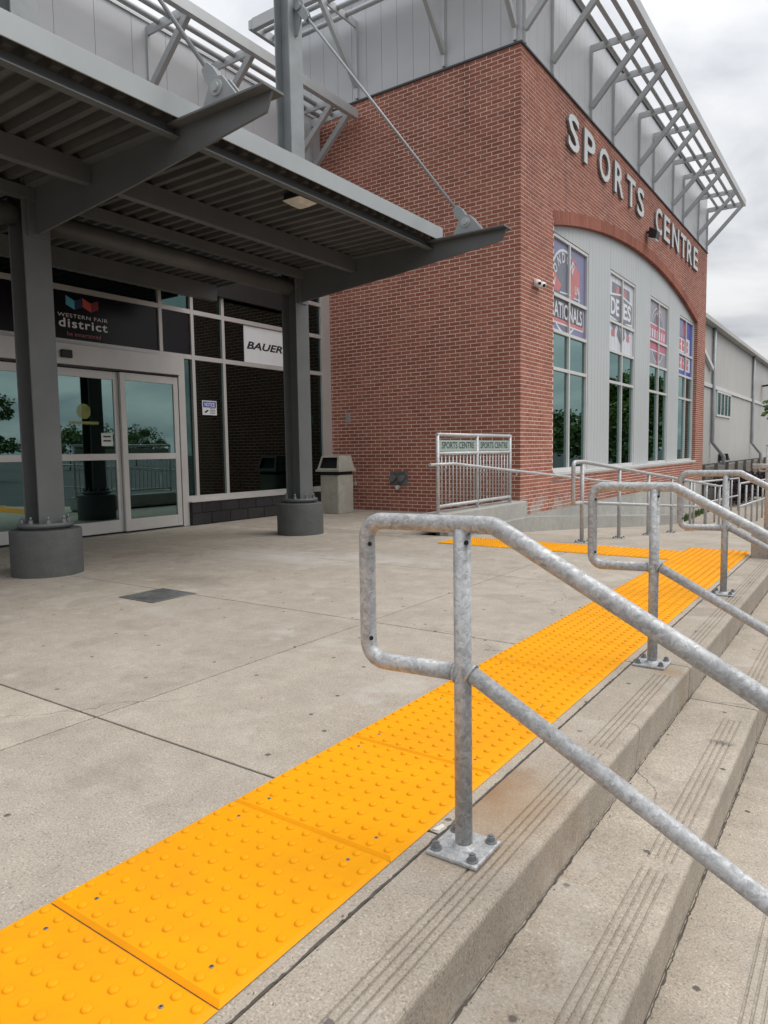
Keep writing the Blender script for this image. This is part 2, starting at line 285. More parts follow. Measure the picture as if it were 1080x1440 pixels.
# ------------------------------------------------------------------ geometry helpers
WLOC = {}
class MB:
    def __init__(s): s.v = []; s.f = []; s.mi = []; s.sm = []; s.cur = 0
    def add(s, vs_, fs, smooth=False):
        o = len(s.v); s.v += [tuple(v) for v in vs_]
        for f in fs: s.f.append(tuple(i + o for i in f)); s.mi.append(s.cur); s.sm.append(smooth)
        return s
    def box(s, x0, x1, y0, y1, z0, z1):
        vs_ = [(x, y, z) for z in (z0, z1) for y in (y0, y1) for x in (x0, x1)]
        return s.add(vs_, [(0, 2, 3, 1), (4, 5, 7, 6), (0, 1, 5, 4), (2, 6, 7, 3), (0, 4, 6, 2), (1, 3, 7, 5)])
    def prism(s, poly, axis, a, b):
        """poly: 2-D points in the two other axes (cyclic order x,y,z without axis), extruded from a to b"""
        def P(p, t):
            if axis == 'x': return (t, p[0], p[1])
            if axis == 'y': return (p[0], t, p[1])
            return (p[0], p[1], t)
        n = len(poly)
        vs_ = [P(p, a) for p in poly] + [P(p, b) for p in poly]
        fs = [tuple(range(n))[::-1], tuple(range(n, 2 * n))] + [(i, (i + 1) % n, (i + 1) % n + n, i + n) for i in range(n)]
        return s.add(vs_, fs)
    def beam(s, p, q, w, h, upv=(0, 0, 1)):
        """rectangular bar between p and q; h along upv, w sideways"""
        p, q = Vector(p), Vector(q); d = (q - p).normalized(); u = Vector(upv); u = (u - d * u.dot(d)).normalized(); r = d.cross(u)
        vs_ = []
        for c in (p, q):
            for (a, b) in ((-1, -1), (1, -1), (1, 1), (-1, 1)): vs_.append(c + r * (a * w / 2) + u * (b * h / 2))
        return s.add(vs_, [(0, 3, 2, 1), (4, 5, 6, 7), (0, 1, 5, 4), (1, 2, 6, 5), (2, 3, 7, 6), (3, 0, 4, 7)])
    def cyl(s, p, q, r, n=16, r1=None, smooth=True, caps=True):
        p, q = Vector(p), Vector(q); d = (q - p).normalized()
        a = Vector((0, 0, 1)) if abs(d.z) < 0.9 else Vector((1, 0, 0)); a = (a - d * a.dot(d)).normalized(); b = d.cross(a); r1 = r if r1 is None else r1
        vs_ = []
        for c, rr in ((p, r), (q, r1)):
            for i in range(n):
                t = 2 * math.pi * i / n; vs_.append(c + a * (rr * math.cos(t)) + b * (rr * math.sin(t)))
        s.add(vs_, [(i, (i + 1) % n, (i + 1) % n + n, i + n) for i in range(n)], smooth)
        if caps:
            o = len(s.v) - 2 * n
            s.f.append(tuple(o + i for i in range(n))[::-1]); s.mi.append(s.cur); s.sm.append(False)
            s.f.append(tuple(o + n + i for i in range(n))); s.mi.append(s.cur); s.sm.append(False)
        return s
    def tube(s, pts, r, n=16, bend=0.0, caps=True, rr=None):
        pts = [Vector(p) for p in pts]
        if bend:
            o = [pts[0]]
            for i in range(1, len(pts) - 1):
                a, b, c = pts[i - 1], pts[i], pts[i + 1]
                d1 = (a - b).normalized(); d2 = (c - b).normalized()
                ang = d1.angle(d2)
                if ang > math.pi - 0.05: o.append(b); continue
                t = min(bend / math.tan(ang / 2), (a - b).length * .49, (c - b).length * .49)
                R = t * math.tan(ang / 2); bis = (d1 + d2).normalized(); cen = b + bis * (R / math.sin(ang / 2))
                p1, p2 = b + d1 * t, b + d2 * t; v1, v2 = p1 - cen, p2 - cen; tot = v1.angle(v2); ax = v1.cross(v2).normalized()
                k = max(3, int(tot / 0.2))
                for j in range(k + 1): o.append(cen + Matrix.Rotation(tot * j / k, 3, ax) @ v1)
            o.append(pts[-1]); pts = o
        N = len(pts); d0 = (pts[1] - pts[0]).normalized()
        a = Vector((0, 0, 1)) if abs(d0.z) < 0.9 else Vector((1, 0, 0)); a = (a - d0 * a.dot(d0)).normalized()
        vs_ = []; 
        for i, p in enumerate(pts):
            d = ((pts[min(i + 1, N - 1)] - p).normalized() + (p - pts[max(i - 1, 0)]).normalized()).normalized()
            a = (a - d * a.dot(d)).normalized(); b = d.cross(a); R = r if rr is None else rr[i]
            for j in range(n):
                t = 2 * math.pi * j / n; vs_.append(p + a * (R * math.cos(t)) + b * (R * math.sin(t)))
        fs = [(i * n + j, i * n + (j + 1) % n, (i + 1) * n + (j + 1) % n, (i + 1) * n + j) for i in range(N - 1) for j in range(n)]
        s.add(vs_, fs, True)
        if caps:
            o = len(s.v) - N * n
            s.f.append(tuple(o + j for j in range(n))[::-1]); s.mi.append(s.cur); s.sm.append(False)
            s.f.append(tuple(o + (N - 1) * n + j for j in range(n))); s.mi.append(s.cur); s.sm.append(False)
        return s
    def lathe(s, prof, cx, cy, n=32, smooth=True):
        vs_ = []
        for (r, z) in prof:
            for j in range(n):
                t = 2 * math.pi * j / n; vs_.append((cx + r * math.cos(t), cy + r * math.sin(t), z))
        k = len(prof)
        s.add(vs_, [(i * n + j, i * n + (j + 1) % n, (i + 1) * n + (j + 1) % n, (i + 1) * n + j) for i in range(k - 1) for j in range(n)], smooth)
        o = len(s.v) - k * n
        s.f.append(tuple(o + (k - 1) * n + j for j in range(n))); s.mi.append(s.cur); s.sm.append(False)
        return s
    def flat(s, pts, x):          # polygon on a wall facing +X ; pts are (y, z)
        return s.add([(x, p[0], p[1]) for p in pts], [tuple(range(len(pts)))])

def new_mesh(mb, mats, name, origin):
    me = bpy.data.meshes.new(name)
    o = Vector(origin)
    me.from_pydata([tuple(Vector(v) - o) for v in mb.v], [], mb.f)
    for mt in (mats if isinstance(mats, (list, tuple)) else [mats]): me.materials.append(M[mt])
    me.polygons.foreach_set('material_index', mb.mi); me.polygons.foreach_set('use_smooth', mb.sm)
    me.update(); return me
def link(name, data, loc, parent=None):
    o = bpy.data.objects.new(name, data); COL.objects.link(o)
    loc = Vector(loc); WLOC[o.name] = loc
    if parent is not None: o.parent = parent; o.location = loc - WLOC[parent.name]
    else: o.location = loc
    return o
def part(name, mb, mats, parent=None, bevel=0.0, seg=1):
    xs = [v[0] for v in mb.v]; ys = [v[1] for v in mb.v]; zs = [v[2] for v in mb.v]
    o = ((min(xs) + max(xs)) / 2, (min(ys) + max(ys)) / 2, min(zs))
    ob = link(name, new_mesh(mb, mats, name, o), o, parent)
    if bevel:
        md = ob.modifiers.new('bevel', 'BEVEL'); md.width = bevel; md.segments = seg; md.limit_method = 'ANGLE'; md.angle_limit = rad(40)
    return ob
def tag(o, label=None, cat=None, group=None, kind=None):
    if label: o['label'] = label
    if cat: o['category'] = cat
    if group: o['group'] = group
    if kind: o['kind'] = kind
    return o
def thing(name, loc, label, cat, group=None):
    o = bpy.data.objects.new(name, None); COL.objects.link(o); o.location = loc; WLOC[o.name] = Vector(loc); o.empty_display_size = 0.2
    return tag(o, label, cat, group)
def copy_at(src, loc, parent=None, rot=None, name=None):
    c = src.copy(); c.name = name or src.name.split('.')[0]; COL.objects.link(c); loc = Vector(loc); WLOC[c.name] = loc
    for kx in list(c.keys()):
        pass
    if parent is not None: c.parent = parent; c.location = loc - WLOC[parent.name]
    else: c.parent = None; c.location = loc
    if rot: c.rotation_euler = rot
    return c
_glyph = {}
def glyphs(txt, extrude=0.0, offset=0.0, shear=0.0, spacing=1.0):
    key = (txt, extrude, offset, shear, spacing)
    if key not in _glyph:
        cu = bpy.data.curves.new('glyph', 'FONT'); cu.body = txt; cu.size = 1.0; cu.extrude = extrude; cu.offset = offset; cu.shear = shear; cu.space_character = spacing
        cu.resolution_u = 3
        ob = bpy.data.objects.new('glyph', cu); COL.objects.link(ob)
        dg = bpy.context.evaluated_depsgraph_get(); me = bpy.data.meshes.new_from_object(ob.evaluated_get(dg))
        vs_ = [tuple(v.co) for v in me.vertices]; fs = [tuple(p.vertices) for p in me.polygons]
        bpy.data.objects.remove(ob); bpy.data.curves.remove(cu); bpy.data.meshes.remove(me)
        _glyph[key] = (vs_, fs)
    return _glyph[key]
def wall_text(mb, txt, x, y0, y1, z0, z1, depth=0.0, offset=0.0, shear=0.0, spacing=1.0, rot=0.0, keep=False):
    """lettering on a wall facing +X, fitted to the box y0..y1, z0..z1"""
    vs_, fs = glyphs(txt, 0.05 if depth else 0.0, offset, shear, spacing)
    ax = [v[0] for v in vs_]; ay = [v[1] for v in vs_]; a0, a1, b0, b1 = min(ax), max(ax), min(ay), max(ay)
    sx = (y1 - y0) / (a1 - a0); sz = (z1 - z0) / (b1 - b0)
    o = []
    cy, cz = (y0 + y1) / 2, (z0 + z1) / 2
    for v in vs_:
        yy = y0 + (v[0] - a0) * sx; zz = z0 + (v[1] - b0) * sz
        if rot:
            dy_, dz_ = yy - cy, zz - cz; yy = cy + dy_ * math.cos(rot) - dz_ * math.sin(rot); zz = cz + dy_ * math.sin(rot) + dz_ * math.cos(rot)
        o.append((x + (v[2] / 0.05 * depth / 2 if depth else 0.0), yy, zz))
    mb.add(o, fs); return mb

# ================================================================== SETTING: ground
RISE, TREAD, NOSE0, NSTEP = 0.163, 0.312, -0.733, 6
LOW = -RISE * NSTEP
g = MB(); g.add([(-700, -700, LOW - .02), (700, -700, LOW - .02), (700, 700, LOW - .02), (-700, 700, LOW - .02)], [(0, 1, 2, 3)])
tag(part('ground', g, 'asphalt'), kind='structure')
g = MB(); g.box(-8.74, -0.998, -8, 7.97, -0.9, -0.022).box(-8.74, -4.952, 7.97, 10.98, -0.9, -0.022); plaza = tag(part('plaza', g, 'joint_dirt'), kind='structure')
XJ = [-8.74, -6.66, -4.68, -2.70, -0.998]; YJ = [-7.95, -6.23, -4.25, -2.27, -0.285, 1.70, 3.69, 5.67, 7.65, 7.97]
PEDS = [(-6.47, 3.66), (-6.5, 7.36)]
for a in range(4):
    for b in range(9):
        j = 0.0055
        x0, x1, y0, y1 = XJ[a] + j, XJ[a + 1] - j, YJ[b] + j, YJ[b + 1] - j
        if a == 3: x1 = XJ[4] - 0.004
        mb = MB(); mb.box(x0, x1, y0, y1, -0.02, 0.0); part('concrete_panel', mb, 'concrete_paving', plaza, 0.002)

for (x0, x1) in ((-8.74, -6.66), (-6.66, -4.955)):
    for (y0, y1) in ((7.975, 9.63), (9.63, 10.968)):
        mb = MB(); mb.box(x0 + .0055, x1 - .0055, y0 + .004, y1 - .004, -0.02, 0.0); part('concrete_panel', mb, 'concrete_paving', plaza, 0.002)

# stairs --------------------------------------------------------------------
Y_END = 7.84
stairs = thing('concrete_stairs', (0, 3, LOW), 'wide flight of grooved concrete steps dropping to the right of the yellow strip', 'stairs')
segs = [(-4.2, -0.24), (-0.24, 3.755), (3.755, Y_END)]
def step_seg(i, y0, y1, runs):
    xn = NOSE0 + TREAD * i; xb = xn - TREAD - 0.003 if i else -0.994
    z = -RISE * i; R = 0.016
    prof = [(xb, z)]
    gx = [xn - 0.118 + 0.0235 * q for q in range(4)]
    gi = []
    for q in gx:
        for (dx_, dp) in ((-0.0044, 0), (-0.0031, 1), (0.0031, 1), (0.0044, 0)):
            if dp: gi.append(len(prof))
            prof.append((q + dx_, z))
    for t in range(5):
        an = math.pi / 2 * (1 - t / 4); prof.append((xn - R + R * math.cos(an), z - R + R * math.sin(an)))
    prof += [(xn - 0.006, z - RISE - 0.03), (xb, z - RISE - 0.03)]
    ys = [y0]; on = [0]
    for (a, b) in runs: ys += [a, a + 0.012, b - 0.012, b]; on += [0, 1, 1, 0]
    ys.append(y1); on.append(0); n = len(prof); mb = MB(); vs_ = []
    for yy, w in zip(ys, on):
        for q, (px, pz) in enumerate(prof): vs_.append((px, yy, pz - (0.006 if (w and q in gi) else 0)))
    fs = [(r * n + q, r * n + (q + 1) % n, (r + 1) * n + (q + 1) % n, (r + 1) * n + q) for r in range(len(ys) - 1) for q in range(n)]
    fs += [tuple(range(n))[::-1], tuple((len(ys) - 1) * n + q for q in range(n))]
    mb.add(vs_, fs); part('step', mb, 'concrete_step', stairs)
for i in range(NSTEP):
    for (a, b) in segs:
        mid = 2.16 + 0.36 * (i % 2 == 0) if a > -1 and a < 1 else (a + b) / 2
        if i == 1 and a < 1 and a > -1: mid = 2.16
        step_seg(i, a + 0.004, b - 0.004, [(a + 0.18, mid - 0.02), (mid + 0.03, b - 0.2)])
mb = MB(); mb.box(-0.99, NOSE0 + TREAD * 5 - 0.02, -4.2, Y_END, LOW, LOW + 0.02)
for i in range(NSTEP): mb.box(-0.99, NOSE0 + TREAD * i - 0.035, -4.19, Y_END - 0.01, -RISE * i - RISE + 0.0, -RISE * i - 0.02)
part('step_core', mb, 'joint_dirt', stairs)

# ramp ----------------------------------------------------------------------
SL = 0.0775; RY0 = 8.0
def rz(y): return -max(0.0, y - RY0) * SL
g = MB(); g.prism([(7.97, -0.95), (7.97, -0.03), (20.0, rz(20.0) - 0.03), (20.0, -1.02)], 'x', -4.9, -1.0)
ramp = tag(part('ramp', g, 'joint_dirt'), kind='structure')
ry = [7.976, 9.99, 12.0, 14.0, 16.0, 18.0, 20.0]
for (x0, x1) in ((-4.5, -2.70), (-2.70, -1.0)):
    for q in range(6):
        a, b = ry[q] + .003, ry[q + 1] - .003
        mb = MB(); mb.prism([(a, rz(a) - .025), (a, rz(a) - 0.001), (b, rz(b) - 0.001), (b, rz(b) - .025)], 'x', x0 + .003, x1 - .003)
        part('concrete_panel', mb, 'concrete_paving', ramp, 0.003)
g = MB(); g.box(-4.9, -0.6, 20.0, 60, LOW, LOW + 0.03); tag(part('path', g, 'concrete_paving'), kind='structure')

# kerb beside the ramp, low guard plinth
mb = MB()
kr = [(-4.95, 8.55), (-4.80, 8.12), (-4.66, 7.99), (-4.56, 8.03), (-4.50, 8.16), (-4.48, 8.4), (-4.47, 10.5), (-4.47, 13.0), (-4.40, 14.2), (-4.2, 15.6), (-4.2, 19.5)]
n = len(kr); vs_ = []
for (x, y) in kr: vs_ += [(x, y, rz(y) - 0.05), (x, y, rz(y) + 0.235 if y > 10.4 else 0.046), (-4.95, max(y, 8.0), rz(y) + 0.235 if y > 10.4 else 0.046)]
mb.add(vs_, [(3 * i, 3 * i + 3, 3 * i + 4, 3 * i + 1) for i in range(n - 1)] + [(3 * i + 1, 3 * i + 4, 3 * i + 5, 3 * i + 2) for i in range(n - 1)])
tag(part('ramp_kerb', mb, 'concrete_kerb'), 'pale concrete kerb with rounded end along the brick wall beside the ramp', 'kerb')
mb = MB(); mb.prism([(8.0, 0.03), (10.62, 0.03), (10.62, 0.285), (8.0, 0.285)], 'x', -4.95, -4.57)
tag(part('guard_plinth', mb, 'concrete_kerb', None, 0.012, 2), 'low concrete plinth under the picket guard at the brick corner', 'plinth')
mb = MB(); mb.prism([(-0.99, 0.24), (-0.99, -0.2), (-0.99 + 2.2, -1.0), (1.3, -1.0), (1.3, -0.78), (-0.62, 0.24)], 'y', 7.85, 8.08)
tag(part('cheek_wall', mb, 'concrete_step', None, 0.012, 2), 'sloping concrete cheek wall closing the far end of the stairs', 'wall')

# tactile strip ---------------------------------------------------------------
T = 0.612; TX0, TY0, TX1 = -1.650, 0.8895, -1.038
dome_bm = MB(); R0, R1, DH = 0.0128, 0.0082, 0.0066
prof = [(R0, 0.0), (R0 * 0.93, DH * .5), (R1 * 1.12, DH * .9), (R1 * .8, DH)]
dome_bm.lathe(prof, 0, 0, 12)
strip = thing('tactile_strip', (-1.34, 3.5, 0), 'long yellow tactile paving strip running beside the top step', 'tactile paving')
cross = thing('tactile_strip', (-2.9, 7.65, 0), 'yellow tactile paving strip crossing the head of the ramp near the brick building', 'tactile paving')
TH = 0.009
tile_bm = MB()
h = T / 2 - 0.0012; c = 0.010
tile_bm.add([(-h, -h, 0), (h, -h, 0), (h, h, 0), (-h, h, 0), (-h + c, -h + c, TH), (h - c, -h + c, TH), (h - c, h - c, TH), (-h + c, h - c, TH)],
            [(4, 5, 6, 7), (0, 1, 5, 4), (1, 2, 6, 5), (2, 3, 7, 6), (3, 0, 4, 7)])
tile_me = new_mesh(tile_bm, 'yellow_tile', 'tile', (0, 0, 0))
dome_me = new_mesh(dome_bm, 'yellow_tile', 'dome', (0, 0, 0))
P = T / 10
dm = MB()
for a in range(10):
    for b in range(10):
        o = len(dm.v); cx, cy = (a - 4.5) * P, (b - 4.5) * P
        dm.v += [(v[0] + cx, v[1] + cy, v[2]) for v in dome_bm.v]
        for f, sm in zip(dome_bm.f, dome_bm.sm): dm.f.append(tuple(i + o for i in f)); dm.mi.append(0); dm.sm.append(sm)
domes_me = new_mesh(dm, 'yellow_tile', 'domes', (0, 0, 0))
sc_mb = MB(); sc_mb.lathe([(0.0058, 0), (0.0058, 0.001), (0.004, 0.0016)], 0, 0, 10); sc_mb.cur = 1; sc_mb.lathe([(0.003, 0.0016), (0.0025, 0.0019)], 0, 0, 8)
screw_me = new_mesh(sc_mb, ['bolt_steel', 'ink'], 'screw', (0, 0, 0))
def add_tile(parent, cx, cy, near):
    t = link('tile', tile_me, (cx, cy, 0.002 + random.uniform(0, .0015)), parent)
    t.rotation_euler = (random.uniform(-.0006, .0006), random.uniform(-.0006, .0006), random.uniform(-.0025, .0025))
    if near:
        for a in range(10):
            for b in range(10): link('dome', dome_me, (cx + (a - 4.5) * P, cy + (b - 4.5) * P, WLOC[t.name].z + TH - .0003), t)
    else:
        tag(link('domes', domes_me, (cx, cy, WLOC[t.name].z + TH - .0003), t), kind='stuff')
    for (a, b) in ((-.21, -.24), (.21, -.24), (-.21, .24), (.21, .24)):
        link('screw', screw_me, (cx + a - .0 * P, cy + b, WLOC[t.name].z + TH), t)
for j in range(-5, 12):
    cy = TY0 + T * (j + .5)
    add_tile(strip, (TX0 + TX1) / 2, cy, j in (-1, 0, 1))
for q in range(4): add_tile(cross, TX0 - T * (q + .5), 7.925 - T / 2, False)
cw = 0.21; cxm, cym = TX0 - 4 * T - cw / 2, 7.925 - T / 2
mb = MB(); mb.box(cxm - cw / 2 + .001, cxm + cw / 2 - .001, cym - h, cym + h, .002, .011); ct = part('tile', mb, 'yellow_tile', cross, .004)
mb = MB()
for a in range(3):
    for b in range(10): mb.lathe([(r_, z_ + .0108) for r_, z_ in prof], cxm + (a - 1) * P, cym + (b - 4.5) * P, 12)
tag(part('domes', mb, 'yellow_tile', ct), kind='stuff')

# floor drain ----------------------------------------------------------------
dr = thing('drain_grate', (-4.63, 3.51, 0), 'small square iron drain grate set in the paving before the column', 'drain')
mb = MB(); X0, X1, Y0, Y1 = -4.85, -4.43, 3.30, 3.72
mb.box(X0, X1, Y0, Y0 + .025, 0, .006).box(X0, X1, Y1 - .025, Y1, 0, .006).box(X0, X0 + .025, Y0 + .025, Y1 - .025, 0, .006).box(X1 - .025, X1, Y0 + .025, Y1 - .025, 0, .006)
part('frame', mb, 'grate_iron', dr)
mb = MB(); mb.box(X0 + .02, X1 - .02, Y0 + .02, Y1 - .02, 0.0005, .0015); part('sump', mb, 'black_plastic', dr)
for q in range(14):
    y = Y0 + .035 + q * .0258; mb = MB(); mb.box(X0 + .025, X1 - .025, y, y + .018, .0015, .005); part('bar', mb, 'grate_iron', dr)

# ================================================================== BRICK BUILDING
XF, YW, XE, YE, ZT = -4.85, 10.97, -9.0, 26.12, 7.534
CH, BH, BL, JT, BD = 7.534 / 113, 0.0548, 0.1913, 0.0120, 0.10
AY0, AY1, ASP, AAP, SILL = 12.42, 24.85, 5.10, 5.845, 0.66
ACY = (AY0 + AY1) / 2; hs = (AY1 - AY0) / 2; rs = AAP - ASP; AR = (hs * hs + rs * rs) / (2 * rs); ACZ = AAP - AR; RING = 0.235
def arch(y, extra=0.0):
    d = (AR + extra) ** 2 - (y - ACY) ** 2
    return ACZ + math.sqrt(max(d, 0))
hall = thing('brick_sports_hall', (-6.9, 18.5, 0), 'red brick hall with arched window bay and grey metal upper storey', 'building')
# mortar core
mb = MB(); mr = 0.0028
mb.box(XE, XF - BD, YW + mr, YW + BD, 0, ZT)
mb.box(XF - BD, XF - mr, YW + mr, AY0 - .002, 0, ZT); mb.box(XF - BD, XF - mr, AY1 + .002, YE - mr, 0, ZT); mb.box(XF - BD, XF - mr, AY0 - .002, AY1 + .002, 0, SILL - .03)
N = 40
for i in range(N):
    a, b = AY0 - .002 + (AY1 - AY0 + .004) * i / N, AY0 - .002 + (AY1 - AY0 + .004) * (i + 1) / N
    mb.prism([(a, arch(a) + .01), (b, arch(b) + .01), (b, ZT), (a, ZT)], 'x', XF - BD, XF - mr)
part('wall_core', mb, 'mortar', hall)
bricks = []        # (x0,x1,y0,y1,z0,z1)
for k in range(113):
    z0 = k * CH + JT / 2; z1 = z0 + BH; odd = k % 2
    x = XF if not odd else XF - BD - JT
    while x > XE + 0.02:
        xa = max(x - BL, XE); bricks.append((xa, x, YW, YW + BD, z0, z1)); x = xa - JT
    ends = []
    zm = (z0 + z1) / 2
    if zm < SILL - .03: spans = [(None, YE)]
    elif zm < ASP: spans = [(None, AY0), (AY1, YE)]
    else:
        d = (AR + RING * .5) ** 2 - (zm - ACZ) ** 2
        if d > 0 and zm < AAP + RING * .5:
            dd = min(math.sqrt(d), hs); spans = [(None, ACY - dd), (ACY + dd, YE)]
        else: spans = [(None, YE)]
    start = YW + BD + JT if not odd else YW
    for (a, b) in spans:
        y = start
        while y < b - 0.03:
            y1 = min(y + BL, b)
            if a is None or y1 > a + 0.03: bricks.append((XF - BD, XF, max(y, a) if a is not None else y, y1, z0, z1))
            y = y1 + JT if y1 < b else b
def bdist(b):
    c = Vector(((b[0] + b[1]) / 2, (b[2] + b[3]) / 2, (b[4] + b[5]) / 2 - EYE)); return c.length
def vis(b):
    return b[2] == YW and b[3] == YW + BD and b[1] - b[0] > BL - .001 and b[4] > 1.40
cand = sorted([b for b in bricks if vis(b)], key=bdist)[:300]
cs = set(cand)
mb = MB(); mb.box(-BL / 2, BL / 2, 0, BD, 0, BH); bme = new_mesh(mb, 'brick_clay', 'brick', (0, 0, 0))
for b in cand:
    link('brick', bme, ((b[0] + b[1]) / 2, b[2] + random.uniform(-.0012, .0012), b[4]), hall)
mb = MB()
for b in bricks:
    if b in cs: continue
    j = random.uniform(-.0012, .0012)
    if b[3] - b[2] == BD or (b[2] == YW and b[0] != XF - BD): mb.box(b[0], b[1], b[2] + j, b[3], b[4], b[5])
    else: mb.box(b[0], b[1] + j, b[2], b[3], b[4], b[5])
tag(part('bricks', mb, 'brick_clay', hall), kind='stuff')
# soldier ring of the arch
mb = MB(); t0 = math.asin(hs / AR); nb = int(2 * t0 * AR / 0.0667)
for i in range(nb):
    a = -t0 + 2 * t0 * i / nb; b = a + 2 * t0 / nb * 0.86
    mb.prism([(ACY + r * math.sin(t), ACZ + r * math.cos(t)) for (r, t) in ((AR, a), (AR, b), (AR + RING, b), (AR + RING, a))], 'x', XF - BD, XF + .004 + random.uniform(0, .0015))
tag(part('arch_bricks', mb, 'brick_clay', hall), kind='stuff')
mb = MB(); mb.box(XE, XF - .004, YW + .02, YE - .02, -1.2, -.001); part('foundation', mb, 'concrete_kerb', hall)
mb = MB(); mb.box(XE, XF + .03, YW - .03, YW + .05, ZT, ZT + .03).box(XF - .05, XF + .03, YW + .05, YE, ZT, ZT + .03); part('coping', mb, 'dark_grey', hall)
# upper metal storey
ZP = 9.32; XBL = -9.45
mb = MB(); mb.box(XBL + .02, XF - .05, YW + .06, YE - .02, ZT + .03, ZP - .03).box(XBL, XE, YW + .06, YE, 0, ZT + .03); part('upper_core', mb, 'dark_grey', hall)
PW = 0.334
mb = MB(); mb.box(-PW / 2 + .003, PW / 2 - .003, -.03, 0.03, 0, ZP - ZT - .03); px = new_mesh(mb, 'cladding', 'cladding_panel', (0, 0, 0))
x = XF - .02 - PW / 2
while x > XBL + PW / 2 - .1: link('cladding_panel', px, (x, YW + .045, ZT + .03), hall); x -= PW
mb = MB(); mb.box(-.03, .03, -PW / 2 + .0025, PW / 2 - .0025, 0, ZP - ZT - .03); py = new_mesh(mb, 'cladding', 'cladding_panel', (0, 0, 0))
y = YW + .02 + PW / 2
while y < YE - .1: link('cladding_panel', py, (XF - .045, y, ZT + .03), hall); y += PW
mb = MB(); mb.box(XBL - .02, XF + .02, YW - .02, YE, ZP, ZP + .05); part('parapet_cap', mb, 'dark_grey', hall)
# infill of the arched bay: narrow cladding strips round four windows
XR = XF - 0.10
WIN = [(12.52, 14.58), (16.02, 18.05), (19.43, 21.43), (22.78, 24.78)]
WZ = [0.70, 2.615, 3.31, 3.97, 5.03]
SW = (AY1 - AY0) / 62
def strip_piece(a, b, z0):
    mb = MB(); mb.prism([(a + .002, z0), (b - .002, z0), (b - .002, arch(b - .002) + .02), ((a + b) / 2, arch((a + b) / 2) + .02), (a + .002, arch(a + .002) + .02)], 'x', XR - .04, XR)
    part('infill_strip', mb, 'infill_cladding', hall)
y = AY0
while y < AY1 - .01:
    b = min(y + SW, AY1); cuts = [y, b]
    for (w0, w1) in WIN:
        for e in (w0, w1):
            if y + .004 < e < b - .004: cuts.append(e)
    cuts.sort()
    for a_, b_ in zip(cuts[:-1], cuts[1:]):
        if b_ - a_ < .012: continue
        inside = any(w0 - .001 < (a_ + b_) / 2 < w1 + .001 for (w0, w1) in WIN)
        strip_piece(a_, b_, WZ[-1] + .035 if inside else SILL + .03)
    y = b
mb = MB(); mb.box(XR - .05, XR - .042, AY0, AY1, SILL, ASP + .0); 
mb = MB(); mb.box(XF - .13, XF + .03, AY0 + .003, AY1 - .003, SILL - .035, SILL + .028); part('window_sill', mb, 'white_frame', hall, .004)
mb = MB(); mb.box(XR - 3.0, XR - 2.96, AY0 - .5, AY1 + .5, 0.3, 6.2).box(XR - 3, XR - .1, AY0 - .5, AY1 + .5, 0.3, 0.34).box(XR - 3, XR - .1, AY0 - .5, AY1 + .5, 6.2, 6.24); part('interior', mb, 'interior', hall)

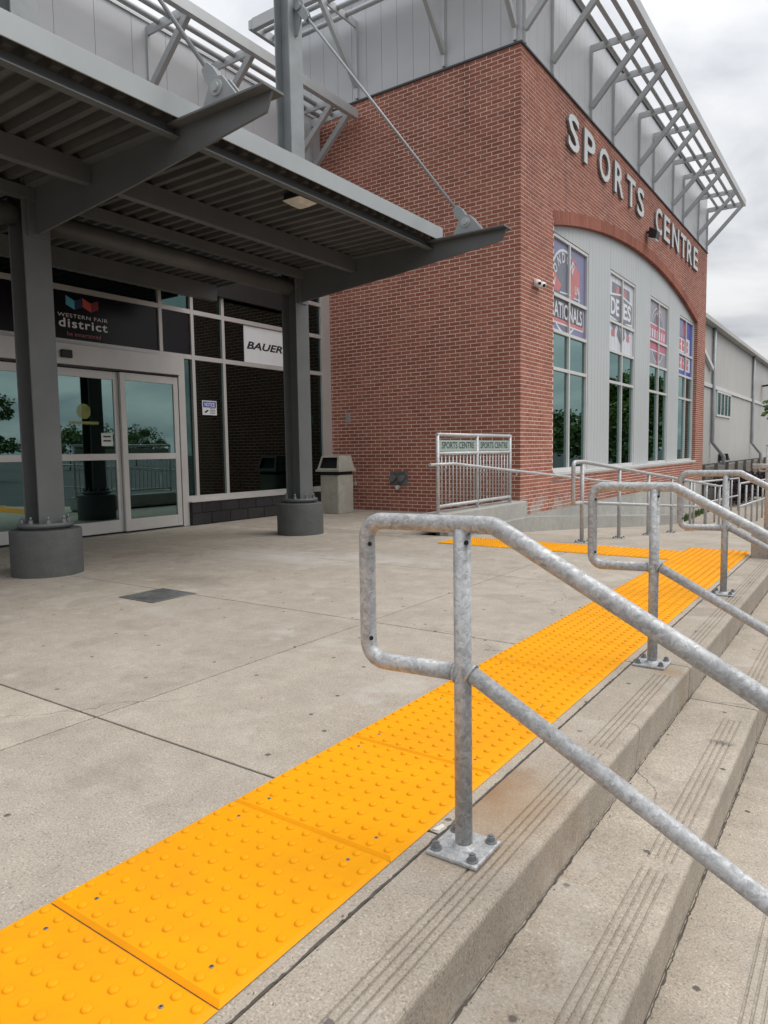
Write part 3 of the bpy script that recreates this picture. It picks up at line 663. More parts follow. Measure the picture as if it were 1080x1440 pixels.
def ring(mb, cy, cz, r, w, x, a0, a1, n=40, clip=None):
    for i in range(n):
        t, u = a0 + (a1 - a0) * i / n, a0 + (a1 - a0) * (i + 1) / n
        q = [(cy + rr * math.cos(tt), cz + rr * math.sin(tt)) for rr, tt in ((r, t), (r, u), (r - w, u), (r - w, t))]
        mb.flat(q, x)
for wi, (w0, w1) in enumerate(WIN):
    wroot = MB(); fx0, fx1 = XR - .085, XR - .012; fw_ = 0.05
    wroot.box(fx0, fx1, w0, w0 + fw_, WZ[0] - .01, WZ[-1] + .03).box(fx0, fx1, w1 - fw_, w1, WZ[0] - .01, WZ[-1] + .03)
    wroot.box(fx0, fx1, w0 + fw_, w1 - fw_, WZ[-1] - .03, WZ[-1] + .03).box(fx0, fx1, w0 + fw_, w1 - fw_, WZ[0] - .01, WZ[0] + .05)
    win = part('window', wroot, 'white_frame', hall, 0.003)
    wm = (w0 + w1) / 2
    mb = MB(); mb.box(fx0 - .002, fx1 - .002, wm - .028, wm + .028, WZ[0] + .05, WZ[-1] - .03); part('mullion', mb, 'white_frame', win)
    for z in WZ[1:4]:
        for (a, b) in ((w0 + fw_, wm - .028), (wm + .028, w1 - fw_)):
            mb = MB(); mb.box(fx0 + .001, fx1 - .003, a, b, z - .03, z + .03); part('transom', mb, 'white_frame', win)
    for q in range(4):
        for (a, b) in ((w0 + fw_, wm - .028), (wm + .028, w1 - fw_)):
            z0 = WZ[q] + (.05 if q == 0 else .03); z1 = WZ[q + 1] - .03
            mb = MB(); mb.box(fx0 + .018, fx0 + .024, a, b, z0, z1); part('pane', mb, 'glass_teal', win)
    # printed film on the two upper rows
    px_ = fx0 + .028; mb = MB(); zb, zt = WZ[2] + .03, WZ[4] - .03; a, b = w0 + fw_, w1 - fw_
    L = lambda n_: px_ + .0012 * n_
    if wi == 0:
        mats = ['vinyl_lilac', 'vinyl_slate', 'vinyl_white', 'vinyl_red', 'vinyl_ink']
        mb.flat([(a, zb), (b, zb), (b, zt), (a, zt)], L(0))
        cy, cz, r = 13.40, 4.10, 0.77
        mb.cur = 1; mb.flat([(cy + r * math.cos(t * .2), cz + r * math.sin(t * .2)) for t in range(32)], L(1))
        mb.cur = 2; ring(mb, cy, cz, r + .03, .05, L(2), 0.0, math.pi * 2)
        mb.cur = 4; mb.flat([(12.58, 3.50), (14.40, 3.50), (14.40, 3.93), (12.58, 3.93)], L(3))
        mb.cur = 3
        mb.flat([(12.58, 3.50), (14.40, 3.50), (14.40, 3.565), (12.58, 3.565)], L(4))
        mb.flat([(13.62, 4.02), (13.95, 4.05), (14.2, 4.3), (14.16, 4.62), (13.95, 4.72), (13.72, 4.66), (13.62, 4.45)], L(4))
        mb.flat([(12.72, 4.08), (13.05, 4.06), (13.2, 4.22), (12.98, 4.30), (12.86, 4.44), (12.74, 4.32)], L(4))
        mb.flat([(13.68, 4.78), (14.02, 4.74), (13.98, 4.80), (13.72, 4.83)], L(4))
        mb.cur = 2
        mb.flat([(12.58, 3.47), (14.42, 3.47), (14.42, 3.50), (12.58, 3.50)], L(5)); mb.flat([(14.40, 3.50), (14.43, 3.50), (14.43, 3.9), (14.40, 3.9)], L(5))
        wall_text(mb, 'NATIONALS', L(6), 12.60, 14.34, 3.585, 3.885, offset=0.02)
        for q, ch in enumerate('LONDON'):
            t = math.pi * (0.93 - q * 0.125); rr = r - .13
            y_, z_ = cy + rr * math.cos(t), cz + rr * math.sin(t)
            wall_text(mb, ch, L(6), y_ - .075, y_ + .075, z_ - .095, z_ + .095, offset=0.03, rot=t - math.pi / 2)
        wall_text(mb, 'LN', L(6), 13.92, 14.16, 4.16, 4.32, offset=0.02)
        mb.flat([(13.86, 4.06), (14.24, 4.06), (14.24, 4.085), (13.86, 4.085)], L(6)); mb.flat([(13.1, 4.05), (13.7, 4.09), (13.7, 4.115), (13.1, 4.08)], L(6))
    elif wi == 1:
        mats = ['vinyl_white', 'vinyl_slate', 'vinyl_ink', 'vinyl_red', 'sign_white', 'vinyl_grey']
        mb.flat([(a, zb), (b, zb), (b, zt), (a, zt)], L(0))
        mb.cur = 5
        for q in range(1, 8): mb.flat([(a + q * .25, zb), (a + q * .25 + .012, zb), (a + q * .25 + .012, zt), (a + q * .25, zt)], L(1))
        mb.cur = 1; mb.flat([(16.3, 4.35), (17.75, 4.35), (17.7, 4.86), (16.35, 4.86)], L(2))
        mb.cur = 3; mb.flat([(16.62, 4.62), (16.86, 4.62), (16.82, 4.82), (16.66, 4.82)], L(3)); mb.flat([(17.2, 4.62), (17.44, 4.62), (17.4, 4.82), (17.24, 4.82)], L(3))
        mb.cur = 4; mb.flat([(16.10, 4.06), (17.0, 3.99), (17.94, 4.06), (17.94, 4.58), (17.0, 4.68), (16.10, 4.58)], L(4))
        mb.cur = 1; mb.flat([(16.14, 4.10), (17.0, 4.03), (17.9, 4.10), (17.9, 4.54), (17.0, 4.64), (16.14, 4.54)], L(5))
        mb.cur = 4; wall_text(mb, 'DE', L(6), 16.24, 16.86, 4.14, 4.52, offset=0.03); wall_text(mb, 'ES', L(6), 17.2, 17.82, 4.14, 4.52, offset=0.03)
        mb.cur = 2; mb.flat([(16.2, 4.02), (17.0, 3.97), (17.85, 4.02), (17.2, 4.05)], L(4))
        mb.cur = 1
        for (u, v) in ((-1, 1), (1, 1)):
            mb.flat([(17.04 + u * .02, 3.52), (17.04 + u * .32, 3.72), (17.04 + u * .2, 3.95), (17.04 + u * .06, 3.80)][::u], L(4))
            mb.flat([(17.04 + u * .36, 3.94), (17.04 + u * .55, 3.74), (17.04 + u * .74, 3.94)][::u], L(4))
        mb.cur = 3; mb.flat([(16.34, 3.66), (16.56, 3.66), (16.56, 3.80), (16.34, 3.80)], L(5)); mb.flat([(17.5, 3.66), (17.72, 3.66), (17.72, 3.80), (17.5, 3.80)], L(5))
    elif wi == 2:
        mats = ['vinyl_grey', 'vinyl_slate', 'vinyl_pink', 'vinyl_white']
        mb.flat([(a, zb), (b, zb), (b, zt), (a, zt)], L(0))
        cy, cz, r = (w0 + w1) / 2, 4.15, 0.72
        mb.cur = 1; mb.flat([(cy + r * math.cos(t * .2), cz + r * math.sin(t * .2)) for t in range(32)], L(1))
        mb.cur = 3; ring(mb, cy, cz, .74, .03, L(2), 0, math.pi * 2); ring(mb, cy, cz, .62, .025, L(2), 0.5, math.pi - .5)
        mb.cur = 2; mb.flat([(a, 4.02), (b - .12, 4.02), (b - .12, 4.40), (a, 4.40)], L(3)); mb.flat([(a, 3.74), (b - .12, 3.74), (b - .12, 3.92), (a, 3.92)], L(3))
        mb.flat([(cy - .14, 4.45), (cy + .1, 4.45), (cy + .06, 4.95), (cy - .1, 4.9)], L(3)); mb.flat([(cy - .05, 3.36), (cy + .02, 3.36), (cy + .1, 3.72), (cy - .16, 3.72)], L(3))
        mb.cur = 3
        for q in range(7): mb.flat([(a + .08 + q * .25, 4.06), (a + .2 + q * .25, 4.06), (a + .2 + q * .25, 4.28), (a + .08 + q * .25, 4.28)], L(4))
        mb.flat([(a, 4.39), (b - .12, 4.39), (b - .12, 4.42), (a, 4.42)], L(4)); mb.flat([(a, 3.70), (b - .12, 3.70), (b - .12, 3.735), (a, 3.735)], L(4))
        mb.flat([(cy - .09, 4.68), (cy + .0, 4.68), (cy + .02, 4.82), (cy - .07, 4.84)], L(4))
    else:
        mats = ['vinyl_blue', 'vinyl_white', 'red_print', 'vinyl_lilac']
        mb.flat([(a, zb), (b, zb), (b, zt), (a, zt)], L(0))
        mb.cur = 3; mb.flat([(a, 4.5), (a + .62, 4.5), (a + .62, zt), (a, zt)], L(1))
        mb.cur = 2; mb.flat([(a + .62, 4.5), (a + .88, 4.5), (a + .9, 4.92), (a + .66, 4.86)], L(1))
        mb.cur = 1
        for (y0_, y1_, z0_, z1_) in ((a + .05, a + .9, 4.03, 4.45), (a + 1.02, a + 1.62, 4.03, 4.5), (a + .05, a + .85, 3.48, 3.88), (a + 1.02, a + 1.72, 3.48, 3.92)):
            mb.flat([(y0_, z0_), (y1_, z0_), (y1_, z1_), (y0_, z1_)], L(2))
        mb.cur = 2
        for (y0_, z0_) in ((a + .16, 4.08), (a + .56, 4.08), (a + 1.12, 4.08), (a + .16, 3.53), (a + .54, 3.53), (a + 1.2, 3.53)):
            mb.flat([(y0_, z0_), (y0_ + .26, z0_), (y0_ + .26, z0_ + .13), (y0_ + .12, z0_ + .17), (y0_ + .26, z0_ + .22), (y0_ + .26, z0_ + .33), (y0_, z0_ + .33)], L(3))
    part('window_film', mb, mats, win)

# sign letters
sign = thing('wall_sign', (XF, 18.6, 6.6), 'raised silver SPORTS CENTRE lettering on the brick wall above the arch', 'sign')
LET = [('S', 12.96, 13.54), ('P', 13.82, 14.46), ('O', 14.72, 15.44), ('R', 15.75, 16.40), ('T', 16.66, 17.33), ('S', 17.50, 18.10), ('C', 19.20, 19.84), ('E', 20.07, 20.70), ('N', 20.97, 21.78), ('T', 22.00, 22.70), ('R', 22.84, 23.52), ('E', 23.75, 24.38)]
for ch, a, b in LET:
    mb = MB(); wall_text(mb, ch, XF + .032, a, b, 6.61, 7.25, depth=0.045, offset=0.015)
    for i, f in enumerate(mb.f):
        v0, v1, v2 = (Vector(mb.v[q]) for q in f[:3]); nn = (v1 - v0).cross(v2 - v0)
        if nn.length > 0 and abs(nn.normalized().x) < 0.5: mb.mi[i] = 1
    lt = part('letter', mb, ['letter_metal', 'letter_side'], sign)

# wall fittings -------------------------------------------------------------
fl = thing('floodlight', (XF, 18.55, 6.25), 'black floodlight on the brick wall below the letter C', 'light')
mb = MB(); mb.beam((XF, 18.55, 6.42), (XF + .10, 18.55, 6.42), .05, .05); part('arm', mb, 'black_plastic', fl)
mb = MB(); mb.prism([(XF + .07, 6.27), (XF + .25, 6.21), (XF + .29, 6.40), (XF + .10, 6.52)], 'y', 18.40, 18.70); part('lamp_body', mb, 'black_plastic', fl, .01)
mb = MB(); mb.prism([(XF + .075, 6.24), (XF + .25, 6.18), (XF + .255, 6.205), (XF + .08, 6.265)], 'y', 18.42, 18.68); part('lens', mb, 'sign_white', fl)
cm = thing('security_camera', (XF, 11.62, 3.9), 'white twin-lens security camera on the brick wall beside the first window', 'camera')
mb = MB(); mb.box(XF, XF + .06, 11.50, 11.70, 3.86, 3.98); part('bracket', mb, 'white_paint', cm, .01)
for y in (11.50, 11.70):
    mb = MB(); mb.lathe([(0.0, 3.85), (.032, 3.855), (.058, 3.875), (.062, 3.90), (.05, 3.94), (.015, 3.96)], XF + .08, y, 20); hd = part('camera_head', mb, 'white_paint', cm)
    mb = MB(); mb.cyl((XF + .112, y - .028, 3.89), (XF + .134, y - .047, 3.882), .026, 16); part('lens', mb, 'black_plastic', hd)
pl = MB(); pl.box(-8.50, -8.39, YW - .012, YW + .001, 1.69, 1.85); o_ = part('wall_plate', pl, 'galvanised', None, .002)
tag(o_, 'small galvanised cover plate on the brick return wall above the bin', 'plate')
hb = thing('hose_box', (-7.27, YW, .49), 'dark metal hose connection box with brass cap low on the brick wall', 'hose box')
mb = MB(); mb.box(-7.47, -7.07, YW - .02, YW + .001, .49, .74); part('plate', mb, 'grate_iron', hb, .003)
for x in (-7.37, -7.17):
    mb = MB(); mb.cyl((x, YW - .02, .63), (x, YW - .09, .62), .045, 16).cyl((x, YW - .09, .62), (x, YW - .105, .62), .06, 16); part('outlet', mb, 'bolt_steel', hb)
mb = MB(); mb.cyl((-7.27, YW, .455), (-7.27, YW - .07, .45), .028, 14).cyl((-7.27, YW - .07, .45), (-7.27, YW - .085, .45), .04, 14); part('drain_cap', mb, 'lens_cover', hb)
mb = MB(); mb.box(-8.36, -8.25, YW - .05, YW + .001, .46, .54); tag(part('outlet_box', mb, 'bin_stone', None, .006), 'small grey weatherproof socket box beside the litter bin', 'socket box')

# ================================================================== LOUVRES
def i_bracket(parent, p_foot, p_top, p_out, w=.05):
    """wall post, horizontal arm and diagonal"""
    mb = MB(); mb.beam(p_foot + Vector((0, 0, -.22)), p_top + Vector((0, 0, .06)), w, w, upv=(p_out - p_top)); part('bracket_post', mb, 'louvre_metal', parent)
    mb = MB(); mb.beam(p_top, p_out, .035, .13); part('bracket_arm', mb, 'louvre_metal', parent)
    d = (p_out - p_top).normalized()
    mb = MB(); mb.beam(p_foot, p_out - d * .03 + Vector((0, 0, -.05)), .075, .10); part('bracket_brace', mb, 'louvre_metal', parent)
lv = thing('sun_louvre', (XF, YW, 8.8), 'grey steel sunshade louvre wrapping the metal storey above the lettering', 'louvre')
ZA = 8.90
for y in (11.10, 12.29, 14.32, 15.76, 17.77, 19.09, 21.17, 22.46, 24.58, 25.98):
    i_bracket(lv, Vector((XF + .01, y, 7.80)), Vector((XF + .01, y, ZA)), Vector((-3.80, y, ZA)))
for x in (-4.95, -6.25, -8.09):
    i_bracket(lv, Vector((x, YW - .01, 7.82)), Vector((x, YW - .01, ZA)), Vector((x, 9.92, ZA)))
XO, YO = -3.72, 9.84
for q, t in enumerate((.30, .55, .80)):
    mb = MB(); mb.tube([(XF + t, YE - .1, ZA + .03), (XF + t, YW - t, ZA + .03)], .042, 12); part('louvre_tube', mb, 'louvre_metal', lv)
    mb = MB(); mb.tube([(XF + t, YW - t, ZA + .03), (-9.6, YW - t, ZA + .03)], .042, 12); part('louvre_tube', mb, 'louvre_metal', lv)
mb = MB(); mb.box(XO - .09, XO + .01, YO, YE - .12, ZA - .09, ZA + .11); part('fascia', mb, 'louvre_metal', lv, .004)
mb = MB(); mb.box(-9.62, XO - .092, YO, YO + .10, ZA - .09, ZA + .11); part('fascia', mb, 'louvre_metal', lv, .004)
mb = MB(); mb.box(XF + .02, XO + .0, YE - .118, YE - .04, ZA - .06, ZA + .08); part('end_bar', mb, 'louvre_metal', lv)
mb = MB(); mb.box(-9.70, -9.622, YO, YW, ZA - .07, ZA + .09); part('end_bar', mb, 'louvre_metal', lv)
XB = -9.0
lw = thing('sun_louvre', (XB, 6, 7.3), 'grey steel sunshade louvre on the recessed wall above the entrance canopy', 'louvre')
for y in (1.1, 3.1, 4.55, 7.04, 8.28, 10.23, 10.70):
    i_bracket(lw, Vector((XB + .01, y, 6.45)), Vector((XB + .01, y, 7.30)), Vector((-8.06, y, 7.30)))
for x in (-8.72, -8.48, -8.22):
    mb = MB(); mb.tube([(x, -1, 7.34), (x, 10.72, 7.34)], .042, 12); part('louvre_tube', mb, 'louvre_metal', lw)
mb = MB(); mb.box(-8.06, -7.97, -1, 10.83, 7.17, 7.33); part('fascia', mb, 'louvre_metal', lw, .004)

# ================================================================== ENTRANCE FRONT
XG = -8.90
ent = thing('glazed_entrance', (XG, 6.5, 0), 'glazed entrance wall with sliding doors under the canopy and grey cladding above', 'entrance')
mb = MB(); mb.box(XB - .25, XB - .032, -3, YW + .06, 3.9, 7.42); part('wall_core', mb, 'dark_grey', ent)
PW2 = 0.6; mb = MB(); mb.box(-.03, .0, -PW2 / 2 + .003, PW2 / 2 - .003, 0, 3.52); pc = new_mesh(mb, 'cladding', 'cladding_panel', (0, 0, 0))
y = YW - PW2 / 2
while y > -3: link('cladding_panel', pc, (XB, y, 3.9), ent); y -= PW2
mb = MB(); mb.box(XB - .28, XB + .03, -3, YW, 7.42, 7.46); part('parapet_cap', mb, 'louvre_metal', ent)
mb = MB(); mb.box(-14, -13.95, -2, YW, 0, 4.6).box(-14, XG - .1, -2, YW, 4.55, 4.6).box(-14, XG - .1, -2.05, -2, 0, 4.6).box(-14, XG - .1, YW + .0, YW + .05, 0, 4.6); part('interior', mb, 'interior', ent)
mb = MB(); mb.box(-14, -8.74, -2, YW, -.4, -.004); part('interior_floor', mb, 'interior_floor', ent)
def frame_bar(y0, y1, z0, z1, x0=XG - .06, x1=XG + .05, name='mullion', mat='aluminium', parent=ent, bev=.002):
    mb = MB(); mb.box(x0, x1, y0, y1, z0, z1); return part(name, mb, mat, parent, bev)
def pane(y0, y1, z0, z1, mat='glass_dark', parent=ent, x=XG):
    mb = MB(); mb.box(x - .004, x + .004, y0, y1, z0, z1); return part('pane', mb, mat, parent)
ZS, ZQ1, ZQ2, ZQ3, ZQ4 = 0.42, 2.63, 3.33, 3.93, 4.5
MY = [7.55, 8.19, 9.85]
for y in MY: frame_bar(y - .03, y + .03, ZS + .04, ZQ4)
frame_bar(YW - .27, YW - .19, ZS, ZQ4); 
mb = MB(); mb.box(XG - .06, XG + .05, YW - .19, YW, .0, ZQ4); part('jamb_panel', mb, 'aluminium', ent)
frame_bar(7.33, YW - .19, ZS - .04, ZS + .04, XG - .06, XG + .06, 'sill_rail')
cols = [(7.33, MY[0]), (MY[0], MY[1]), (MY[1], MY[2]), (MY[2], YW - .27 + .03)]
for i, (a, b) in enumerate(cols):
    for z in (ZQ1, ZQ2, ZQ3, ZQ4):
        if i == 0 and z < ZQ2: pass
        frame_bar(a + .03, b - .03, z - .035, z + .035, XG - .058, XG + .048, 'transom')
    for (z0, z1) in ((ZS + .04, ZQ1 - .035), (ZQ1 + .035, ZQ2 - .035), (ZQ2 + .035, ZQ3 - .035), (ZQ3 + .035, ZQ4 - .035)):
        pane(a + .03, b - .03, z0, z1)
# door section
frame_bar(7.21, 7.33, 0.0, ZQ1 - .035, XG - .06, XG + .09, 'door_jamb')
frame_bar(6.92, 6.98, ZQ1 + .035, ZQ4)
for (a, b) in ((6.98, 7.36), (3.6, 6.92), (-1.9, 3.54)):
    for z in (ZQ2, ZQ3, ZQ4): frame_bar(a, b, z - .035, z + .035, XG - .058, XG + .048, 'transom')
    for (z0, z1) in ((ZQ2 + .035, ZQ3 - .035), (ZQ3 + .035, ZQ4 - .035)): pane(a, b, z0, z1)
frame_bar(3.54, 3.6, ZQ1 + .035, ZQ4)
frame_bar(-1.9, 7.358, ZQ1 - .035, ZQ1 + .035, XG - .058, XG + .049, 'transom')
frame_bar(0.9, 7.208, 2.32, ZQ1 - .037, XG - .05, XG + .14, 'door_header', bev=.004)
frame_bar(0.9, 7.208, 2.30, 2.318, XG - .05, XG + .10, 'header_track', 'dark_grey')
mb = MB(); mb.box(XG + .141, XG + .19, 5.27, 5.42, 2.40, 2.50); part('door_sensor', mb, 'black_plastic', ent, .006)
pane(-1.9, 0.86, 0.1, ZQ1 - .04)
def door(y0, y1, dx, sticker=0):
    x = XG + dx
    mb = MB(); s_ = 0.085
    mb.box(x - .022, x + .022, y0, y0 + s_, .02, 2.29).box(x - .022, x + .022, y1 - s_, y1, .02, 2.29)
    mb.box(x - .021, x + .021, y0 + s_, y1 - s_, .02, .19).box(x - .021, x + .021, y0 + s_, y1 - s_, 2.18, 2.29).box(x - .021, x + .021, y0 + s_, y1 - s_, 1.05, 1.14)
    d = part('sliding_door', mb, 'aluminium', ent, .003)
    pane(y0 + s_, y1 - s_, .19, 1.05, 'glass_teal', d, x); pane(y0 + s_, y1 - s_, 1.14, 2.18, 'glass_teal', d, x)
    if sticker:
        mb = MB(); mb.cyl((x + .0045, y0 + .52, 1.72), (x + .0055, y0 + .52, 1.72), .105, 28, smooth=False); part('round_sticker', mb, 'sticker_yellow', d)
        mb = MB(); mb.box(x + .0045, x + .0055, y0 + .30, y0 + .74, 1.545, 1.585); part('strip_sticker', mb, 'sticker_yellow', d)
        mb = MB(); mb.box(x + .0045, x + .0055, y1 - .30, y1 - .12, 1.25, 1.43); mb.cur = 1
        for q in (1.37, 1.31): mb.box(x + .0055, x + .0058, y1 - .27, y1 - .15, q, q + .022)
        part('door_notice', mb, ['paper', 'ink'], d)
door(6.19, 7.20, .055); door(5.13, 6.20, .0, 1); door(4.10, 5.14, 0.0); door(3.05, 4.11, .055); door(0.95, 2.0, .055); door(1.98, 3.06, 0)
# dark split-face plinth blocks
bw = 0.398
for r in range(2):
    y = 7.335 - (0.2 if r else 0)
    while y < YW - .02:
        a, b = max(y, 7.335), min(y + bw - .008, YW - .005)
        if b - a > .04:
            mb = MB(); j = random.uniform(0, .006); mb.box(-8.95, -8.755 + j, a, b, .004 + r * .186, .182 + r * .186); part('block', mb, 'dark_block', ent, .006)
        y += bw
mb = MB(); mb.box(-8.95, -8.772, 7.34, YW - .01, 0, .362); part('plinth_core', mb, 'joint_dirt', ent)
mb = MB(); mb.box(-8.96, -8.735, 7.325, YW - .004, .364, .379); part('plinth_cap', mb, 'aluminium', ent)

# signs on the entrance --------------------------------------------------------
es = thing('entrance_sign', (XG + .06, 5.3, 2.68), 'black panel reading WESTERN FAIR district be entertained above the doors', 'sign')
mb = MB(); mb.box(XG + .008, XG + .02, 3.62, 6.915, 2.67, 3.292); part('panel', mb, 'sign_black', es)
sx = XG + .0225
mb = MB(); wall_text(mb, 'WESTERN FAIR', sx, 5.335, 6.075, 2.955, 3.005, spacing=1.1); wall_text(mb, 'district', sx, 5.345, 6.065, 2.822, 2.94, offset=.02, spacing=1.15); part('lettering', mb, 'sign_white', es)
mb = MB(); wall_text(mb, 'be entertained', sx, 5.46, 5.955, 2.715, 2.772); part('lettering', mb, 'mauve_print', es)
mb = MB(); mats = ['sky_print', 'navy_print', 'red_print', 'darkred_print']
mb.flat([(5.46, 3.12), (5.585, 3.065), (5.585, 3.185), (5.46, 3.24)], sx); mb.cur = 1; mb.flat([(5.585, 3.065), (5.69, 3.11), (5.69, 3.23), (5.585, 3.185)], sx)
mb.cur = 2; mb.flat([(5.70, 3.12), (5.825, 3.065), (5.825, 3.185), (5.70, 3.24)], sx); mb.cur = 3; mb.flat([(5.825, 3.065), (5.94, 3.115), (5.94, 3.235), (5.825, 3.185)], sx)
part('emblem', mb, mats, es)
mb = MB(); mb.box(XG + .008, XG + .02, 6.985, 7.515, 2.67, 3.292); tag(part('blank_sign', mb, 'sign_black'), 'small blank black panel right of the lettered entrance sign', 'sign')
mb = MB(); mb.box(XG + .008, XG + .02, 1.2, 3.535, 2.67, 3.292); tag(part('blank_sign', mb, 'sign_black'), 'long blank black panel left of the lettered entrance sign', 'sign')
bs = thing('banner_sign', (XG + .06, 9.2, 2.67), 'white sign board reading BAUER behind the right column', 'sign')
mb = MB(); mb.box(XG + .008, XG + .022, 8.68, 9.805, 2.672, 3.288); part('board', mb, 'sign_white', bs, .003)
mb = MB(); wall_text(mb, 'BAUER', XG + .0245, 8.735, 9.62, 2.90, 3.03, offset=.03, shear=.28); part('lettering', mb, 'ink', bs)
ns = thing('notice_sign', (XG + .02, 7.88, 1.73), 'small white and blue NOTICE sign stuck on the narrow window', 'sign')
mb = MB(); mb.box(XG + .005, XG + .009, 7.73, 8.03, 1.745, 1.975); part('board', mb, 'sign_white', ns)
mb = MB(); mb.box(XG + .009, XG + .0105, 7.745, 8.015, 1.865, 1.96); part('header_band', mb, 'blue_print', ns)
mb = MB(); wall_text(mb, 'NOTICE', XG + .012, 7.775, 7.985, 1.882, 1.944, offset=.02); part('lettering', mb, 'white_paint', ns)
mb = MB()
mb.flat([(7.76, 1.785), (7.80, 1.775), (7.86, 1.815), (7.83, 1.83)], XG + .011)
for z in (1.845, 1.82, 1.795, 1.77): mb.flat([(7.885, z), (8.0, z), (8.0, z + .009), (7.885, z + .009)], XG + .011)
part('small_print', mb, 'ink', ns)

# ================================================================== CANOPY
cp = thing('entrance_canopy', (-6.4, 5.5, 0), 'dark steel entrance canopy hung by tie rods from two bolted H columns', 'canopy')
CY = [3.66, 7.33]; XC = -6.48
TOPF = 3.55
for ci, yc in enumerate(CY):
    xc = XC + (0.0 if ci == 0 else -0.03)
    mb = MB(); mb.lathe([(.318, 0.0), (.318, .415), (.312, .43), (.30, .432)], xc, yc, 48); part('pedestal', mb, 'painted_pedestal', cp)
    mb = MB(); mb.lathe([(.20, .432), (.20, .452), (.245, .452), (.245, .488), (.24, .492)], xc, yc, 40); bp = part('base_plate', mb, 'canopy_steel', cp)
    for q in range(8):
        t = 2 * math.pi * (q + .5) / 8; bx_, by_ = xc + .20 * math.cos(t), yc + .20 * math.sin(t)
        mb = MB(); mb.cyl((bx_, by_, .49), (bx_, by_, .497), .026, 14).cyl((bx_, by_, .497), (bx_, by_, .525), .021, 6, smooth=False).cyl((bx_, by_, .525), (bx_, by_, .556), .011, 10); part('bolt', mb, 'bolt_steel', bp)
    hw, ft, wt = .128, .017, .011
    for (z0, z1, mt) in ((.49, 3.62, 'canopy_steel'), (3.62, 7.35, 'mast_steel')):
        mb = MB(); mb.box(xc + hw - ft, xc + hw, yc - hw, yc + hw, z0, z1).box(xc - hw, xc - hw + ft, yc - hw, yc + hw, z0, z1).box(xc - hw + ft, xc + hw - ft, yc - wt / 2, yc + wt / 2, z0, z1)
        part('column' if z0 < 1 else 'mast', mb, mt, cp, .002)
    # tapered arm: web and flanges
    xr, xt = xc + hw + .002, -3.44
    low = [(xr, 3.12), (-4.46, 3.31), (xt, 3.42)]
    mb = MB(); mb.prism([(xr, 3.12), (-4.9, 3.245), (xt - .02, 3.405), (xt + .04, 3.53), (xr, 3.53)], 'y', yc - .011, yc + .011); arm = part('arm_web', mb, 'canopy_steel', cp, .002)
    mb = MB(); mb.prism([(xr, 3.53), (xt + .05, 3.53), (xt + .05, 3.548), (xr, 3.548)], 'y', yc - .10, yc + .10); part('arm_flange', mb, 'canopy_steel', cp, .002)
    mb = MB(); mb.box(xr, xr + .016, yc - .09, yc + .09, 3.10, 3.53); part('end_plate', mb, 'canopy_steel', cp)
    # clevis plates, pin and rod
    xk, zk = -3.89, 3.675
    mb = MB(); mb.prism([(xk - .17, 3.548), (xk + .22, 3.548), (xk + .055, 3.745), (xk - .02, 3.765), (xk - .075, 3.735)], 'y', yc - .044, yc - .026); part('gusset', mb, 'mast_steel', cp, .003)
    mb = MB(); mb.prism([(xk - .17, 3.548), (xk + .22, 3.548), (xk + .055, 3.745), (xk - .02, 3.765), (xk - .075, 3.735)], 'y', yc + .026, yc + .044); part('gusset', mb, 'mast_steel', cp, .003)
    mb = MB(); mb.cyl((xk, yc - .056, zk), (xk, yc + .056, zk), .055, 24).cyl((xk, yc - .072, zk), (xk, yc + .072, zk), .031, 20); part('pin', mb, 'fascia_steel', cp)
    xm, zm_ = xc + hw + .075, 6.83
    d = Vector((xm - xk, 0, zm_ - zk)).normalized(); nn = Vector((-d.z, 0, d.x))
    a0 = Vector((xk, 0, zk)); b0 = Vector((xm, 0, zm_))
    for (s0, dd, nm) in ((a0, d, 'clevis'), (b0, -d, 'clevis')):
        for sy in (-1, 1):
            ys = (yc + sy * .005, yc + sy * .022) if s0 is a0 else (yc + sy * .016, yc + sy * .032); e0, e1 = s0 - dd * .06, s0 + dd * .25
            mb = MB(); mb.prism([(v.x, v.z) for v in (e0 - nn * .05, e0 + nn * .05, e1 - dd * .08 + nn * .055, e1 + nn * .035, e1 - nn * .035, e1 - dd * .08 - nn * .055)], 'y', min(ys), max(ys)); part(nm, mb, 'mast_steel', cp, .002)
    pa, pb = a0 + d * .19, b0 - d * .19
    mb = MB(); mb.cyl((pa.x, yc, pa.z), (pb.x, yc, pb.z), .0165, 14); part('tie_rod', mb, 'mast_steel', cp)
    mb = MB(); mb.cyl((xm, yc - .05, zm_), (xm, yc + .05, zm_), .05, 20); part('pin', mb, 'mast_steel', cp)
    mb = MB(); mb.prism([(xc + hw, zm_ - .33), (xc + hw + .03, zm_ - .33), (xm + .07, zm_ - .03), (xm + .07, zm_ + .05), (xc + hw, zm_ + .2)], 'y', yc - .012, yc + .012); part('gusset', mb, 'mast_steel', cp)
# fascia, inner channel
YL = -0.4
mb = MB(); mb.box(-4.262, -4.25, YL, 7.40, 3.552, 3.705).box(-4.30, -4.262, YL, 7.40, 3.69, 3.705); part('fascia', mb, 'fascia_steel', cp, .002)
bays = [(YL, 3.645), (3.675, 7.315)]
for (a, b) in bays:
    mb = MB(); mb.box(-4.40, -4.388, a, b, 3.455, 3.55).box(-4.388, -4.33, a, b, 3.455, 3.465); part('edge_channel', mb, 'canopy_steel', cp)
    mb = MB(); mb.box(-5.47, -5.46, a, b, 3.375, 3.548).box(-5.54, -5.47, a, b, 3.375, 3.385).box(-5.54, -5.47, a, b, 3.538, 3.548); part('purlin', mb, 'canopy_steel', cp)
    mb = MB(); mb.box(-6.33, -6.32, a, b, 3.42, 3.527).box(-6.40, -6.33, a, b, 3.42, 3.43); part('purlin', mb, 'canopy_steel', cp)
